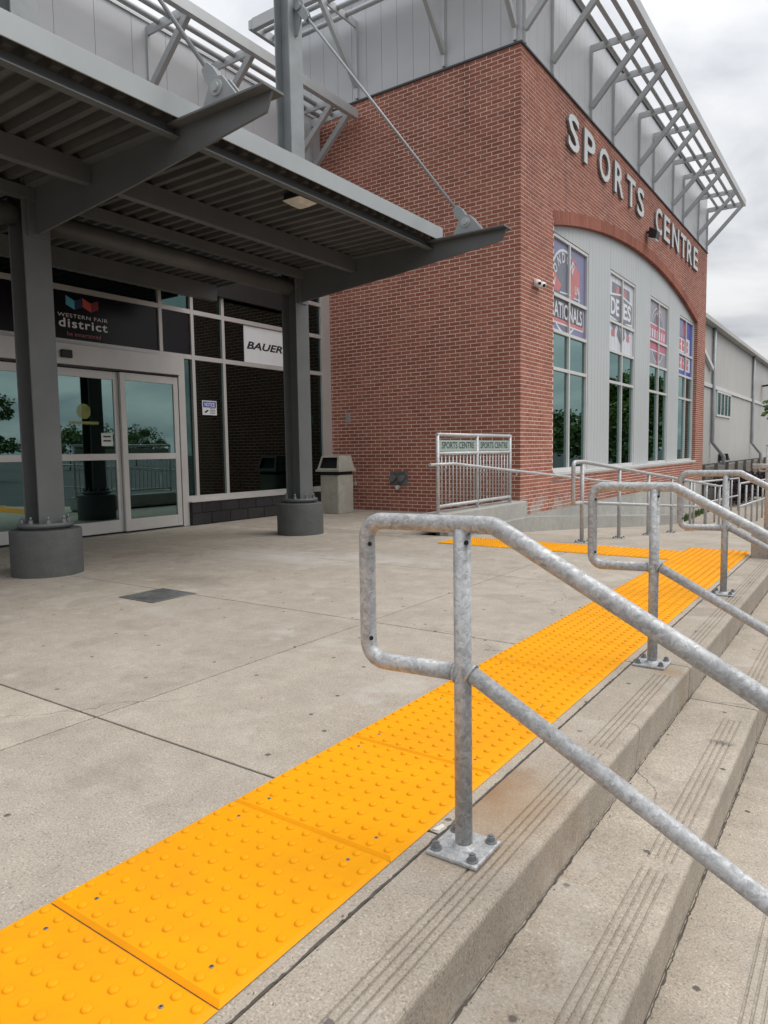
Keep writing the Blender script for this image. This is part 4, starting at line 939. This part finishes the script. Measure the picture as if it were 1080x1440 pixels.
for (a, b) in ((YL, 3.66 - .13), (3.66 + .13, 7.33 - .135)):
    mb = MB(); mb.tube([(-6.5, a, 3.305), (-6.5, b, 3.305)], .10, 24); part('pipe_beam', mb, 'deck_steel', cp)
mb = MB(); mb.box(-7.92, -7.90, YL, 7.22, 3.32, 3.54).box(-8.0, -7.92, YL, 7.22, 3.32, 3.335); part('rear_beam', mb, 'canopy_steel', cp)
mb = MB(); mb.box(-8.84, -8.76, YL, 9.7, 3.64, 3.93); part('wall_ledger', mb, 'black_plastic', cp)
# corrugated deck, one sheet per bay
def deck(a, b, x0, x1):
    pit = 0.1524; z0, z1 = 3.55, 3.612; prof = []; y = a
    while y < b - .02:
        for (dy_, z) in ((0, z0), (.050, z0), (.066, z1), (.136, z1)): 
            if y + dy_ < b: prof.append((y + dy_, z))
        y += pit
    prof.append((b, prof[-1][1])); n = len(prof)
    mb = MB(); vs_ = []
    for (yy, z) in prof: vs_ += [(x0, yy, z), (x1, yy, z), (x0, yy, 3.67), (x1, yy, 3.67)]
    fs = []
    for i in range(n - 1):
        o = 4 * i; fs += [(o, o + 1, o + 5, o + 4), (o + 2, o + 6, o + 7, o + 3), (o, o + 4, o + 6, o + 2), (o + 1, o + 3, o + 7, o + 5)]
    mb.add(vs_, fs); part('roof_deck', mb, 'deck_steel', cp)
deck(YL, 3.655, -8.85, -4.31); deck(3.665, 7.42, -8.85, -4.31)
# soffit lamp
sl_ = thing('canopy_light', (-4.57, 5.25, 3.42), 'square lamp with dirty amber lens under the right bay of the canopy', 'light')
mb = MB(); mb.box(-4.67, -4.47, 5.13, 5.37, 3.48, 3.548); part('housing', mb, 'black_plastic', sl_, .01, 2)
mb = MB(); mb.add([(-4.68, 5.12, 3.48), (-4.46, 5.12, 3.48), (-4.46, 5.38, 3.48), (-4.68, 5.38, 3.48), (-4.63, 5.18, 3.445), (-4.51, 5.18, 3.445), (-4.51, 5.32, 3.445), (-4.63, 5.32, 3.445)],
    [(4, 7, 6, 5), (0, 4, 5, 1), (1, 5, 6, 2), (2, 6, 7, 3), (3, 7, 4, 0)]); part('lens', mb, 'lens_cover', sl_, .012, 2)

# ================================================================== HANDRAILS on the stairs
PR = 0.0242
def bolt(mb, x, y, z):
    mb.cyl((x, y, z), (x, y, z + .004), .0165, 16).cyl((x, y, z + .004), (x, y, z + .0175), .0115, 6, smooth=False).cyl((x, y, z + .0175), (x, y, z + .022), .006, 8)
def base_plate(parent, x, y, z, s=.078, rz_=0.0):
    mb = MB(); mb.box(x - s, x + s, y - s, y + s, z, z + .0125); bp_ = part('base_plate', mb, 'galvanised', parent, .004, 2)
    for a in (-1, 1):
        for b in (-1, 1):
            mb = MB(); bolt(mb, x + a * s * .72, y + b * s * .72, z + .0125); part('bolt', mb, 'bolt_steel', bp_)
rng_w = random.Random(4)
def stair_rail(y, label):
    r = thing('stair_handrail', (-.905, y, 0), label, 'handrail', 'galvanised handrails down the stairs')
    xp = -.905; z1 = .912; z2 = .508; sl = -0.538
    xe = NOSE0 + TREAD * 5 + .15
    base_plate(r, xp, y, .001)
    mb = MB(); mb.cyl((xp, y, .0135), (xp, y, z1 - .008), PR, 24); part('post', mb, 'galvanised', r)
    kx = -.812
    mb = MB(); mb.tube([(xp, y, z2 - .002), (-1.222, y, z2 - .012), (-1.222, y, z1), (kx, y, z1 + .004), (xe, y, z1 + sl * (xe - kx))], PR, 24, bend=.055); part('top_rail', mb, 'galvanised', r)
    mb = MB(); mb.tube([(xp + .005, y, z2 + .012), (xe, y, z2 + .012 + sl * (xe - xp - .005))], PR * .96, 24); part('lower_rail', mb, 'galvanised', r)
    # vent holes drilled for galvanising
    for (hx, hz) in ((-1.222, .845), (-1.222, .565), (xp, .868)):
        mb = MB(); mb.cyl((hx + .019, y - .014, hz), (hx + .0215, y - .0157, hz), .0065, 10, smooth=False); part('vent_hole', mb, 'black_plastic', r)
    for (wx, wz, tilt) in ((xp - PR * .86, z2 - .003, 0.0), (xp + PR * 1.02, z2 + .012 + sl * PR, sl)):
        mb = MB(); dn = Vector((1, 0, tilt)).normalized(); un = Vector((-dn.z, 0, dn.x))
        mb.tube([Vector((wx, y, wz)) + un * ((PR + .002) * math.cos(t_ * .3142) * (1.12 if tilt else 1)) + Vector((0, (PR + .001) * math.sin(t_ * .3142), 0)) + dn * (rng_w.uniform(-.001, .001)) for t_ in range(21)], .0042, 7, caps=False); part('weld', mb, 'galvanised', r)
    mb = MB(); mb.lathe([(PR + .009, .0135), (PR + .004, .018), (PR + .001, .024)], xp, y, 20); part('weld', mb, 'galvanised', r)
    mb = MB(); mb.cyl((xe - .1, y, z1 + sl * (xe - .1 - kx)), (xe - .1, y, LOW + .0), PR, 16); part('post', mb, 'galvanised', r)
stair_rail(1.668, 'nearest galvanised handrail, its loop end filling the middle of the picture')
stair_rail(3.70, 'second galvanised stair handrail from the front, behind the nearest one')
stair_rail(5.775, 'third galvanised stair handrail, farthest from the front with a full loop')
# guard at the far end of the stairs
gr = thing('end_guard', (-.86, 7.97, .24), 'galvanised guard post with hooked handrail at the far end of the stairs', 'guard rail')
mb = MB(); mb.cyl((-.862, 7.97, .24), (-.862, 7.97, 1.118), .032, 20); part('post', mb, 'galvanised_light', gr)
mb = MB(); mb.lathe([(.034, 1.118), (.034, 1.124), (.02, 1.134)], -.862, 7.97, 20); part('post_cap', mb, 'galvanised_light', gr)
mb = MB(); mb.tube([(-.84, 7.97, 1.05), (1.0, 7.97, 0.07)], .0242, 16); part('guard_rail', mb, 'galvanised_light', gr)
mb = MB(); mb.tube([(-1.0, 7.90, .915), (-.74, 7.90, .915), (1.0, 7.90, -.02)], .0242, 20, bend=.04); part('handrail', mb, 'galvanised_light', gr)
mb = MB(); mb.tube([(-.94, 7.90, .90), (-.94, 7.90, .865), (-.86, 7.95, .865)], .008, 10, bend=.02); part('bracket', mb, 'galvanised_light', gr)
base_plate(gr, -.86, 7.97, .241, .07)

# ================================================================== RAMP RAILS
rr_ = thing('ramp_handrail', (-2.9, 8.4, 0), 'galvanised two-line handrail descending the ramp behind the stair rails', 'handrail')
RXX = -2.9; RYS = [8.38, 9.90, 11.45, 13.0, 14.55, 16.1, 17.65]
def rrz(y, h): return rz(y) + h
for y in RYS:
    z = rz(y)
    mb = MB(); mb.cyl((RXX, y, z + .012), (RXX, y, z + .955), .0242, 16); part('post', mb, 'galvanised', rr_)
    base_plate(rr_, RXX, y, z + .001, .075)
mb = MB(); mb.tube([(RXX, 8.38, .46), (RXX, 8.07, .465), (RXX, 8.07, .955), (RXX, 8.40, .955), (RXX, 17.65, rz(17.65) + .955), (RXX + .02, 18.1, rz(17.65) + .955)], .0242, 18, bend=.06); part('top_rail', mb, 'galvanised', rr_)
mb = MB(); mb.tube([(RXX, 8.38, .46), (RXX, 17.65, rz(17.65) + .475)], .0215, 16); part('mid_rail', mb, 'galvanised', rr_)
def far_rail(x, y0, y1, n_, label):
    t = thing('ramp_guard', (x, y0, rz(y0)), label, 'guard rail')
    for i in range(n_):
        y = y0 + (y1 - y0) * i / (n_ - 1); z = max(rz(y), LOW + .03); mb = MB(); mb.cyl((x, y, z), (x, y, z + 1.05), .024, 12); part('post', mb, 'galvanised', t)
    for h in (1.05, .5):
        mb = MB(); mb.tube([(x, y0, rz(y0) + h), (x, y1, max(rz(y1), LOW + .03) + h)], .024, 12); part('rail', mb, 'galvanised_light', t)
    return t
far_rail(-2.62, 18.6, 25.0, 7, 'far galvanised guard on the near side of the lower ramp')
far_rail(-3.55, 18.2, 25.0, 6, 'far galvanised guard on the building side of the lower ramp')
t = far_rail(-1.9, 20.5, 30.0, 8, 'far galvanised guard at the foot of the ramp by the grey shed')

# wall handrail and picket guard beside the brick corner
wr = thing('wall_handrail', (-4.62, 9, .9), 'thin galvanised handrail bracketed to the picket guard and brick wall', 'handrail')
XH = -4.60
mb = MB(); mb.tube([(XH, 7.64, .935), (XH, 8.25, .938), (XH, 17.9, .938 - (17.9 - 8.25) * .0785)], .021, 16, bend=.1); part('rail', mb, 'galvanised_light', wr)
for y in (8.06, 9.15, 10.27, 12.3, 14.4, 16.5):
    zz = .938 - max(0, y - 8.25) * .0785; xw = -4.69 if y < 10.5 else XF
    mb = MB(); mb.tube([(XH, y, zz - .015), (XH, y, zz - .075), (xw, y, zz - .075)], .008, 10, bend=.02); part('bracket', mb, 'galvanised_light', wr)
pg = thing('picket_guard', (-4.72, 9.1, .285), 'galvanised picket guard with two SPORTS CENTRE plates at the brick corner', 'guard rail')
XQ = -4.72; GY = [8.04, 9.16, 10.28]; GT = 1.325
for y in GY:
    mb = MB(); mb.cyl((XQ, y, .286), (XQ, y, GT), .0242, 16); part('post', mb, 'galvanised_light', pg)
    mb = MB(); mb.box(XQ - .06, XQ + .06, y - .07, y + .07, .286, .296); part('base_plate', mb, 'galvanised_light', pg)
for z in (GT, 1.075, .375):
    mb = MB(); mb.cyl((XQ, GY[0] - (.024 if z == GT else 0), z), (XQ, GY[2] + (.024 if z == GT else 0), z), .0242, 16); part('rail', mb, 'galvanised_light', pg)
for a, b in ((GY[0], GY[1]), (GY[1], GY[2])):
    for i in range(1, 11):
        y = a + (b - a) * i / 11; mb = MB(); mb.cyl((XQ, y, .375), (XQ, y, 1.075), .0095, 8); part('picket', mb, 'galvanised_light', pg)
    mb = MB(); mb.box(XQ - .004, XQ + .006, a + .03, b - .03, 1.105, 1.255); sp_ = part('sign_plate', mb, 'sign_green', pg)
    mb = MB(); wall_text(mb, 'SPORTS CENTRE', XQ + .0075, a + .10, b - .10, 1.14, 1.23, offset=.012); part('lettering', mb, 'ink', sp_)

# ================================================================== LITTER BIN
bn = thing('litter_bin', (-8.12, 10.14, 0), 'square pebbled litter bin with hooded lid beside the brick wall', 'litter bin')
mb = MB(); mb.prism([(-8.33, 9.965), (-7.93, 9.965), (-7.90, 10.0), (-7.90, 10.38), (-8.36, 10.38), (-8.36, 10.0)], 'z', 0.0, .70); part('body', mb, 'bin_stone', bn, .008)
mb = MB(); mb.box(-8.345, -7.915, 9.98, 10.37, .70, .765); part('liner_gap', mb, 'black_plastic', bn)
lid = MB()
xl, xr_, yf, yb = -8.40, -7.86, 9.91, 10.42
lid.box(xl, xr_, yf, yb, .765, .805)
# hood with an open front: sides, back, top and front frame
def q4(mb, a, b, c, d): mb.add([a, b, c, d], [(0, 1, 2, 3)])
X0b, X1b, Y0b, Y1b, Z0b = xl + .02, xr_ - .02, yf + .02, yb - .02, .805; X0t, X1t, Y0t, Y1t, Z1t = xl + .07, xr_ - .07, yf + .10, yb - .06, 1.055
q4(lid, (X0b, Y1b, Z0b), (X0t, Y1t, Z1t), (X1t, Y1t, Z1t), (X1b, Y1b, Z0b)); q4(lid, (X0t, Y0t, Z1t), (X1t, Y0t, Z1t), (X1t, Y1t, Z1t), (X0t, Y1t, Z1t))
q4(lid, (X0b, Y0b, Z0b), (X0t, Y0t, Z1t), (X0t, Y1t, Z1t), (X0b, Y1b, Z0b)); q4(lid, (X1b, Y0b, Z0b), (X1b, Y1b, Z0b), (X1t, Y1t, Z1t), (X1t, Y0t, Z1t))
def fr(u, v): # point on front plane
    a = Vector((X0b, Y0b, Z0b)).lerp(Vector((X0t, Y0t, Z1t)), v); b = Vector((X1b, Y0b, Z0b)).lerp(Vector((X1t, Y0t, Z1t)), v); return tuple(a.lerp(b, u))
for (u0, u1, v0, v1) in ((0, 1, 0, .08), (0, 1, .86, 1), (0, .09, .08, .86), (.91, 1, .08, .86)): q4(lid, fr(u0, v0), fr(u1, v0), fr(u1, v1), fr(u0, v1))
part('lid', lid, 'bin_stone', bn)
mb = MB(); q4(mb, *[(p[0], p[1] + .05, p[2]) for p in (fr(.05, .02), fr(.95, .02), fr(.95, .9), fr(.05, .9))]); part('opening', mb, 'black_plastic', bn)

# ================================================================== FAR SHED
XS, SY0, SY1 = -5.6, 26.4, 90.0
sh = thing('metal_shed', (XS, 50, LOW), 'long pale grey metal clad shed behind the brick hall at the right', 'building')
mb = MB(); mb.box(-30, XS - .06, SY0, SY1, LOW, 5.95); part('wall_core', mb, 'shed_cladding', sh)
mb = MB(); mb.box(-.05, 0, -.446, .446, 0, 3.05); pu = new_mesh(mb, 'shed_cladding', 'wall_panel', (0, 0, 0))
mb = MB(); mb.box(-.05, 0, -.446, .446, 0, 2.22); pv = new_mesh(mb, 'shed_cladding', 'wall_panel', (0, 0, 0))
y = SY0 + .45
while y < 62:
    link('wall_panel', pu, (XS, y, .42), sh); link('wall_panel', pv, (XS, y, 3.66), sh); y += .9
mb = MB(); mb.box(XS - .05, XS + .06, SY0, SY1, 3.49, 3.64); part('band', mb, 'white_frame', sh)
mb = MB(); mb.box(XS - .3, XS + .28, SY0, SY1, 5.90, 6.06).box(XS - 3, XS - .1, SY0, SY1, 6.06, 6.13); part('eaves_gutter', mb, 'shed_cladding', sh)
for y in (31.6, 42.9, 54.3):
    mb = MB(); mb.tube([(XS + .09, y, 5.9), (XS + .09, y, 1.3), (XS + .5, y + .2, .7), (XS + .5, y + .2, LOW)], .075, 10, bend=.1); part('downpipe', mb, 'mast_steel', sh)
mb = MB(); mb.beam((XS + .05, 28.6, 5.05), (XS + .05, 31.3, 4.25), .16, .16); part('downpipe', mb, 'white_frame', sh)
w = MB(); w.box(XS - .03, XS + .05, 32.7, 36.2, 2.40, 2.48).box(XS - .03, XS + .05, 32.7, 36.2, 3.40, 3.48).box(XS - .03, XS + .05, 32.7, 32.8, 2.48, 3.40).box(XS - .03, XS + .05, 36.1, 36.2, 2.48, 3.40)
for y in (33.65, 34.5, 35.35): w.box(XS - .02, XS + .045, y - .05, y + .05, 2.48, 3.40)
wd = part('window', w, 'white_frame', sh)
for a, b in ((32.8, 33.6), (33.7, 34.45), (34.55, 35.3), (35.4, 36.1)):
    mb = MB(); mb.box(XS + .008, XS + .016, a, b, 2.48, 3.40); part('pane', mb, 'glass_dark', wd)
mb = MB(); mb.box(XS + .002, XS + .006, 32.8, 36.1, 2.48, 3.40); part('blind', mb, 'dark_grey', wd)
for q, y in enumerate((33.5, 34.4)):
    mb = MB(); mb.prism([(y, .50), (y + .6, .50), (y, .80)], 'x', XS + .01, XS + .25); tag(part('wall_vent', mb, 'black_plastic'), ['first', 'second'][q] + ' of two small black wedge vents at the foot of the grey shed', 'vent')
mb = MB(); mb.beam((XS, 47, 4.6), (XS + .5, 47, 4.65), .1, .1).prism([(46.7, 4.5), (47.4, 4.4), (47.4, 4.9), (46.7, 4.95)], 'x', XS + .4, XS + .9); tag(part('shed_floodlight', mb, 'black_plastic'), 'dark floodlight high on the grey shed wall', 'light')
# timber retaining fence at its foot
fe = thing('timber_fence', (-5.0, 36, LOW), 'low weathered timber fence along the foot of the grey shed', 'fence')
for q in range(5):
    z = LOW + .02 + q * .27
    for (a, b) in ((26.6, 36.4), (36.45, 48.0)):
        mb = MB(); mb.box(-5.06, -5.0, a, b, z, z + .255); part('board', mb, 'timber', fe)
y = 26.8
while y < 48:
    mb = MB(); mb.box(-5.0, -4.88, y, y + .14, LOW, .48); part('post', mb, 'timber', fe); y += 2.4

# ================================================================== TREES AND SHRUBS
def leaf_cloud(mb, centres, n, size, rng):
    for _ in range(n):
        c, r = rng.choice(centres)
        while True:
            v = Vector((rng.uniform(-1, 1), rng.uniform(-1, 1), rng.uniform(-1, 1)))
            if v.length <= 1: break
        v = v * (0.55 + .45 * rng.random()) if v.length > .5 else v
        p = Vector(c) + Vector((v.x * r, v.y * r, v.z * r * .8))
        a = Vector((rng.gauss(0, 1), rng.gauss(0, 1), rng.gauss(0, .6))).normalized(); b = a.cross(Vector((rng.gauss(0, 1), rng.gauss(0, 1), rng.gauss(0, 1)))).normalized()
        s = size * rng.uniform(.6, 1.3)
        mb.add([p - a * s, p + b * s * .5, p + a * s, p - b * s * .5], [(0, 1, 2, 3)])
def tree(x, y, h, rc, label, n, size, seed, leaf='leaf_green', base=LOW, trunk_h=.35, squash=1.0):
    rng = random.Random(seed); t = thing('leafy_tree', (x, y, base), label, 'tree', 'trees beyond the forecourt')
    mb = MB(); top = h * .8
    pts = [(x + rng.uniform(-.1, .1) * i, y + rng.uniform(-.1, .1) * i, base + top * i / 5) for i in range(6)]
    r0 = .03 * h * .6
    mb.tube(pts, r0, 10, rr=[r0 * (1 - .15 * i) for i in range(6)])
    cen = []
    for i in range(16):
        k = rng.uniform(trunk_h, .78); b0 = Vector((x, y, base + h * k)); an = rng.uniform(0, 6.28); L_ = rc * rng.uniform(.45, .95) * (1.0 if k < .6 else .7)
        e = b0 + Vector((math.cos(an) * L_, math.sin(an) * L_, rng.uniform(.05, .3) * h * .5))
        md = b0.lerp(e, .5) + Vector((0, 0, .08 * h * .3)); mb.tube([b0, md, e], r0 * .4, 6, rr=[r0 * .42, r0 * .28, r0 * .12])
        cen.append((tuple(e), rc * rng.uniform(.22, .42)))
        if rng.random() < .6: cen.append((tuple(md), rc * rng.uniform(.2, .32)))
    cen.append(((x, y, base + h * .9), rc * .4)); cen.append(((x + rng.uniform(-.4, .4), y, base + h * .76), rc * .5))
    part('trunk', mb, 'bark', t)
    mb = MB(); leaf_cloud(mb, cen, n, size, rng); part('crown', mb, leaf, t)
    return t
tree(-1.75, 29.5, 5.3, 1.85, 'young green tree at the right edge in front of the grey shed', 9000, .10, 3, 'leaf_bright', trunk_h=.5)
rf = [(3.5, 46, 4.8, 2.6), (9, 58, 5.4, 3.4), (20, 74, 6.6, 4.6), (45, 30, 8.2, 3.4), (84, 62, 6.4, 4.6), (92, 52, 6.8, 5.0), (96, 43, 6.0, 4.6), (90, 72, 7.0, 5.2), (34, 84, 7.0, 5.0), (98, 84, 7.6, 5.6), (84, 96, 7.0, 5.4), (62, 98, 7.4, 5.4)]
pos_ = ['nearest the shed path', 'second along the shed path', 'third along the shed path', 'tallest on the car park', 'first of the far row', 'second of the far row', 'lowest of the far row', 'third of the far row', 'fourth along the shed path', 'fifth of the far row', 'sixth of the far row', 'last of the far row']
for i, (x, y, h, rc) in enumerate(rf): tree(x, y, h, rc, 'green tree mirrored in the glass, ' + pos_[i], 2600, .26, 20 + i, trunk_h=.22)
rng = random.Random(5)
for i, (x, y, r) in enumerate(((-4.1, 27.2, .7), (-4.0, 28.9, .8), (-3.9, 30.8, .8), (-3.8, 33.0, .9))):
    t = thing('purple_shrub', (x, y, LOW), ['first', 'second', 'third', 'fourth'][i] + ' dark purple leaved shrub in the bed along the timber fence', 'shrub', 'shrubs along the timber fence')
    mb = MB(); leaf_cloud(mb, [((x + rng.uniform(-.4, .4), y + rng.uniform(-.5, .5), LOW + rng.uniform(.3, .85)), r * .6) for _ in range(7)], 2600, .055, rng); part('foliage', mb, 'leaf_purple', t)
    mb = MB()
    for _ in range(5): mb.tube([(x, y, LOW), (x + rng.uniform(-.4, .4), y + rng.uniform(-.4, .4), LOW + .8)], .015, 5)
    part('stem', mb, 'bark', t)
mb = MB(); rng = random.Random(9)
for _ in range(700):
    x, y = rng.uniform(-4.6, -4.25), rng.uniform(20.1, 26); z = LOW + .03; s = rng.uniform(.05, .14); dx_ = rng.uniform(-.05, .05); dy_ = rng.uniform(-.05, .05)
    mb.add([(x - .01, y, z), (x + .01, y, z), (x + dx_, y + dy_, z + s)], [(0, 1, 2)])
tag(part('grass', mb, 'grass_blade'), 'thin green grass growing at the foot of the brick hall', 'grass', kind='stuff')

# ================================================================== LITTLE DEBRIS on the steps
mb = MB(); rng = random.Random(11)
def crumb(mb, x, y, z, s):
    pts = [Vector((rng.uniform(-1, 1), rng.uniform(-1, 1), rng.uniform(0, .8))) * s for _ in range(4)]
    c = Vector((x, y, z + .0005)); mb.add([c + p for p in pts], [(0, 1, 2), (0, 2, 3), (0, 3, 1), (1, 3, 2)])
for _ in range(150):
    i = rng.choice([0, 1, 1, 2, 2, 2]); xb = (NOSE0 + TREAD * (i - 1)) if i else -1.0
    crumb(mb, xb + abs(rng.gauss(.008, .018)) + (.004 if i else -.02), rng.uniform(.7, 6), -RISE * i, rng.uniform(.002, .0065))
for _ in range(70): crumb(mb, rng.uniform(-7, -1.8), rng.uniform(1, 8), 0, rng.uniform(.003, .008))
tag(part('grit', mb, 'leaf_dry'), 'scattered grit and leaf crumbs on steps and paving', 'grit', kind='stuff')
mb = MB(); mb.add([(-1.03, 1.70, .001), (-1.02, 1.745, .001), (-1.0, 1.74, .001), (-1.005, 1.70, .001), (-1.025, 1.70, .009), (-1.015, 1.74, .010), (-1.003, 1.735, .008), (-1.008, 1.705, .008)],
    [(4, 5, 6, 7), (0, 4, 7, 3), (1, 2, 6, 5), (0, 1, 5, 4), (2, 3, 7, 6)])
tag(part('stone_chip', mb, 'chip_white'), 'small white stone chip at the edge of the yellow strip behind the post', 'stone chip')
rng = random.Random(21)
def ragged(x, z, y0, y1, w0, w1, thr, name, step=.035):
    mb = MB(); y = y0; w = w0; vs_ = []
    while y < y1:
        w = max(w0, min(w1 * 2, w * .93 + w0 * .07 + rng.gauss(0, (w1 - w0) * .22) - .02 * (w1 - w0)))
        if rng.random() < .015: w = w1 * rng.uniform(.9, 1.4)
        o = rng.gauss(0, .0012); vs_ += [(x - w * rng.uniform(.3, .7) + o, y, z), (x + w * rng.uniform(.3, .7) + o, y, z)]; y += step * rng.uniform(.4, 1.4)
    mb.add(vs_, [(2 * i, 2 * i + 1, 2 * i + 3, 2 * i + 2) for i in range(len(vs_) // 2 - 1)]); part(name, mb, 'joint_dirt', stairs)
ragged(-.999, .0012, .5, 7.8, .005, .011, 0, 'worn_joint', .014)
for i in (1, 2, 3): ragged(NOSE0 + TREAD * (i - 1) + .002, -RISE * i + .0012, .3, 7.8, .003, .008, 0, 'dirt_line', .014)
bpy.context.view_layer.update()
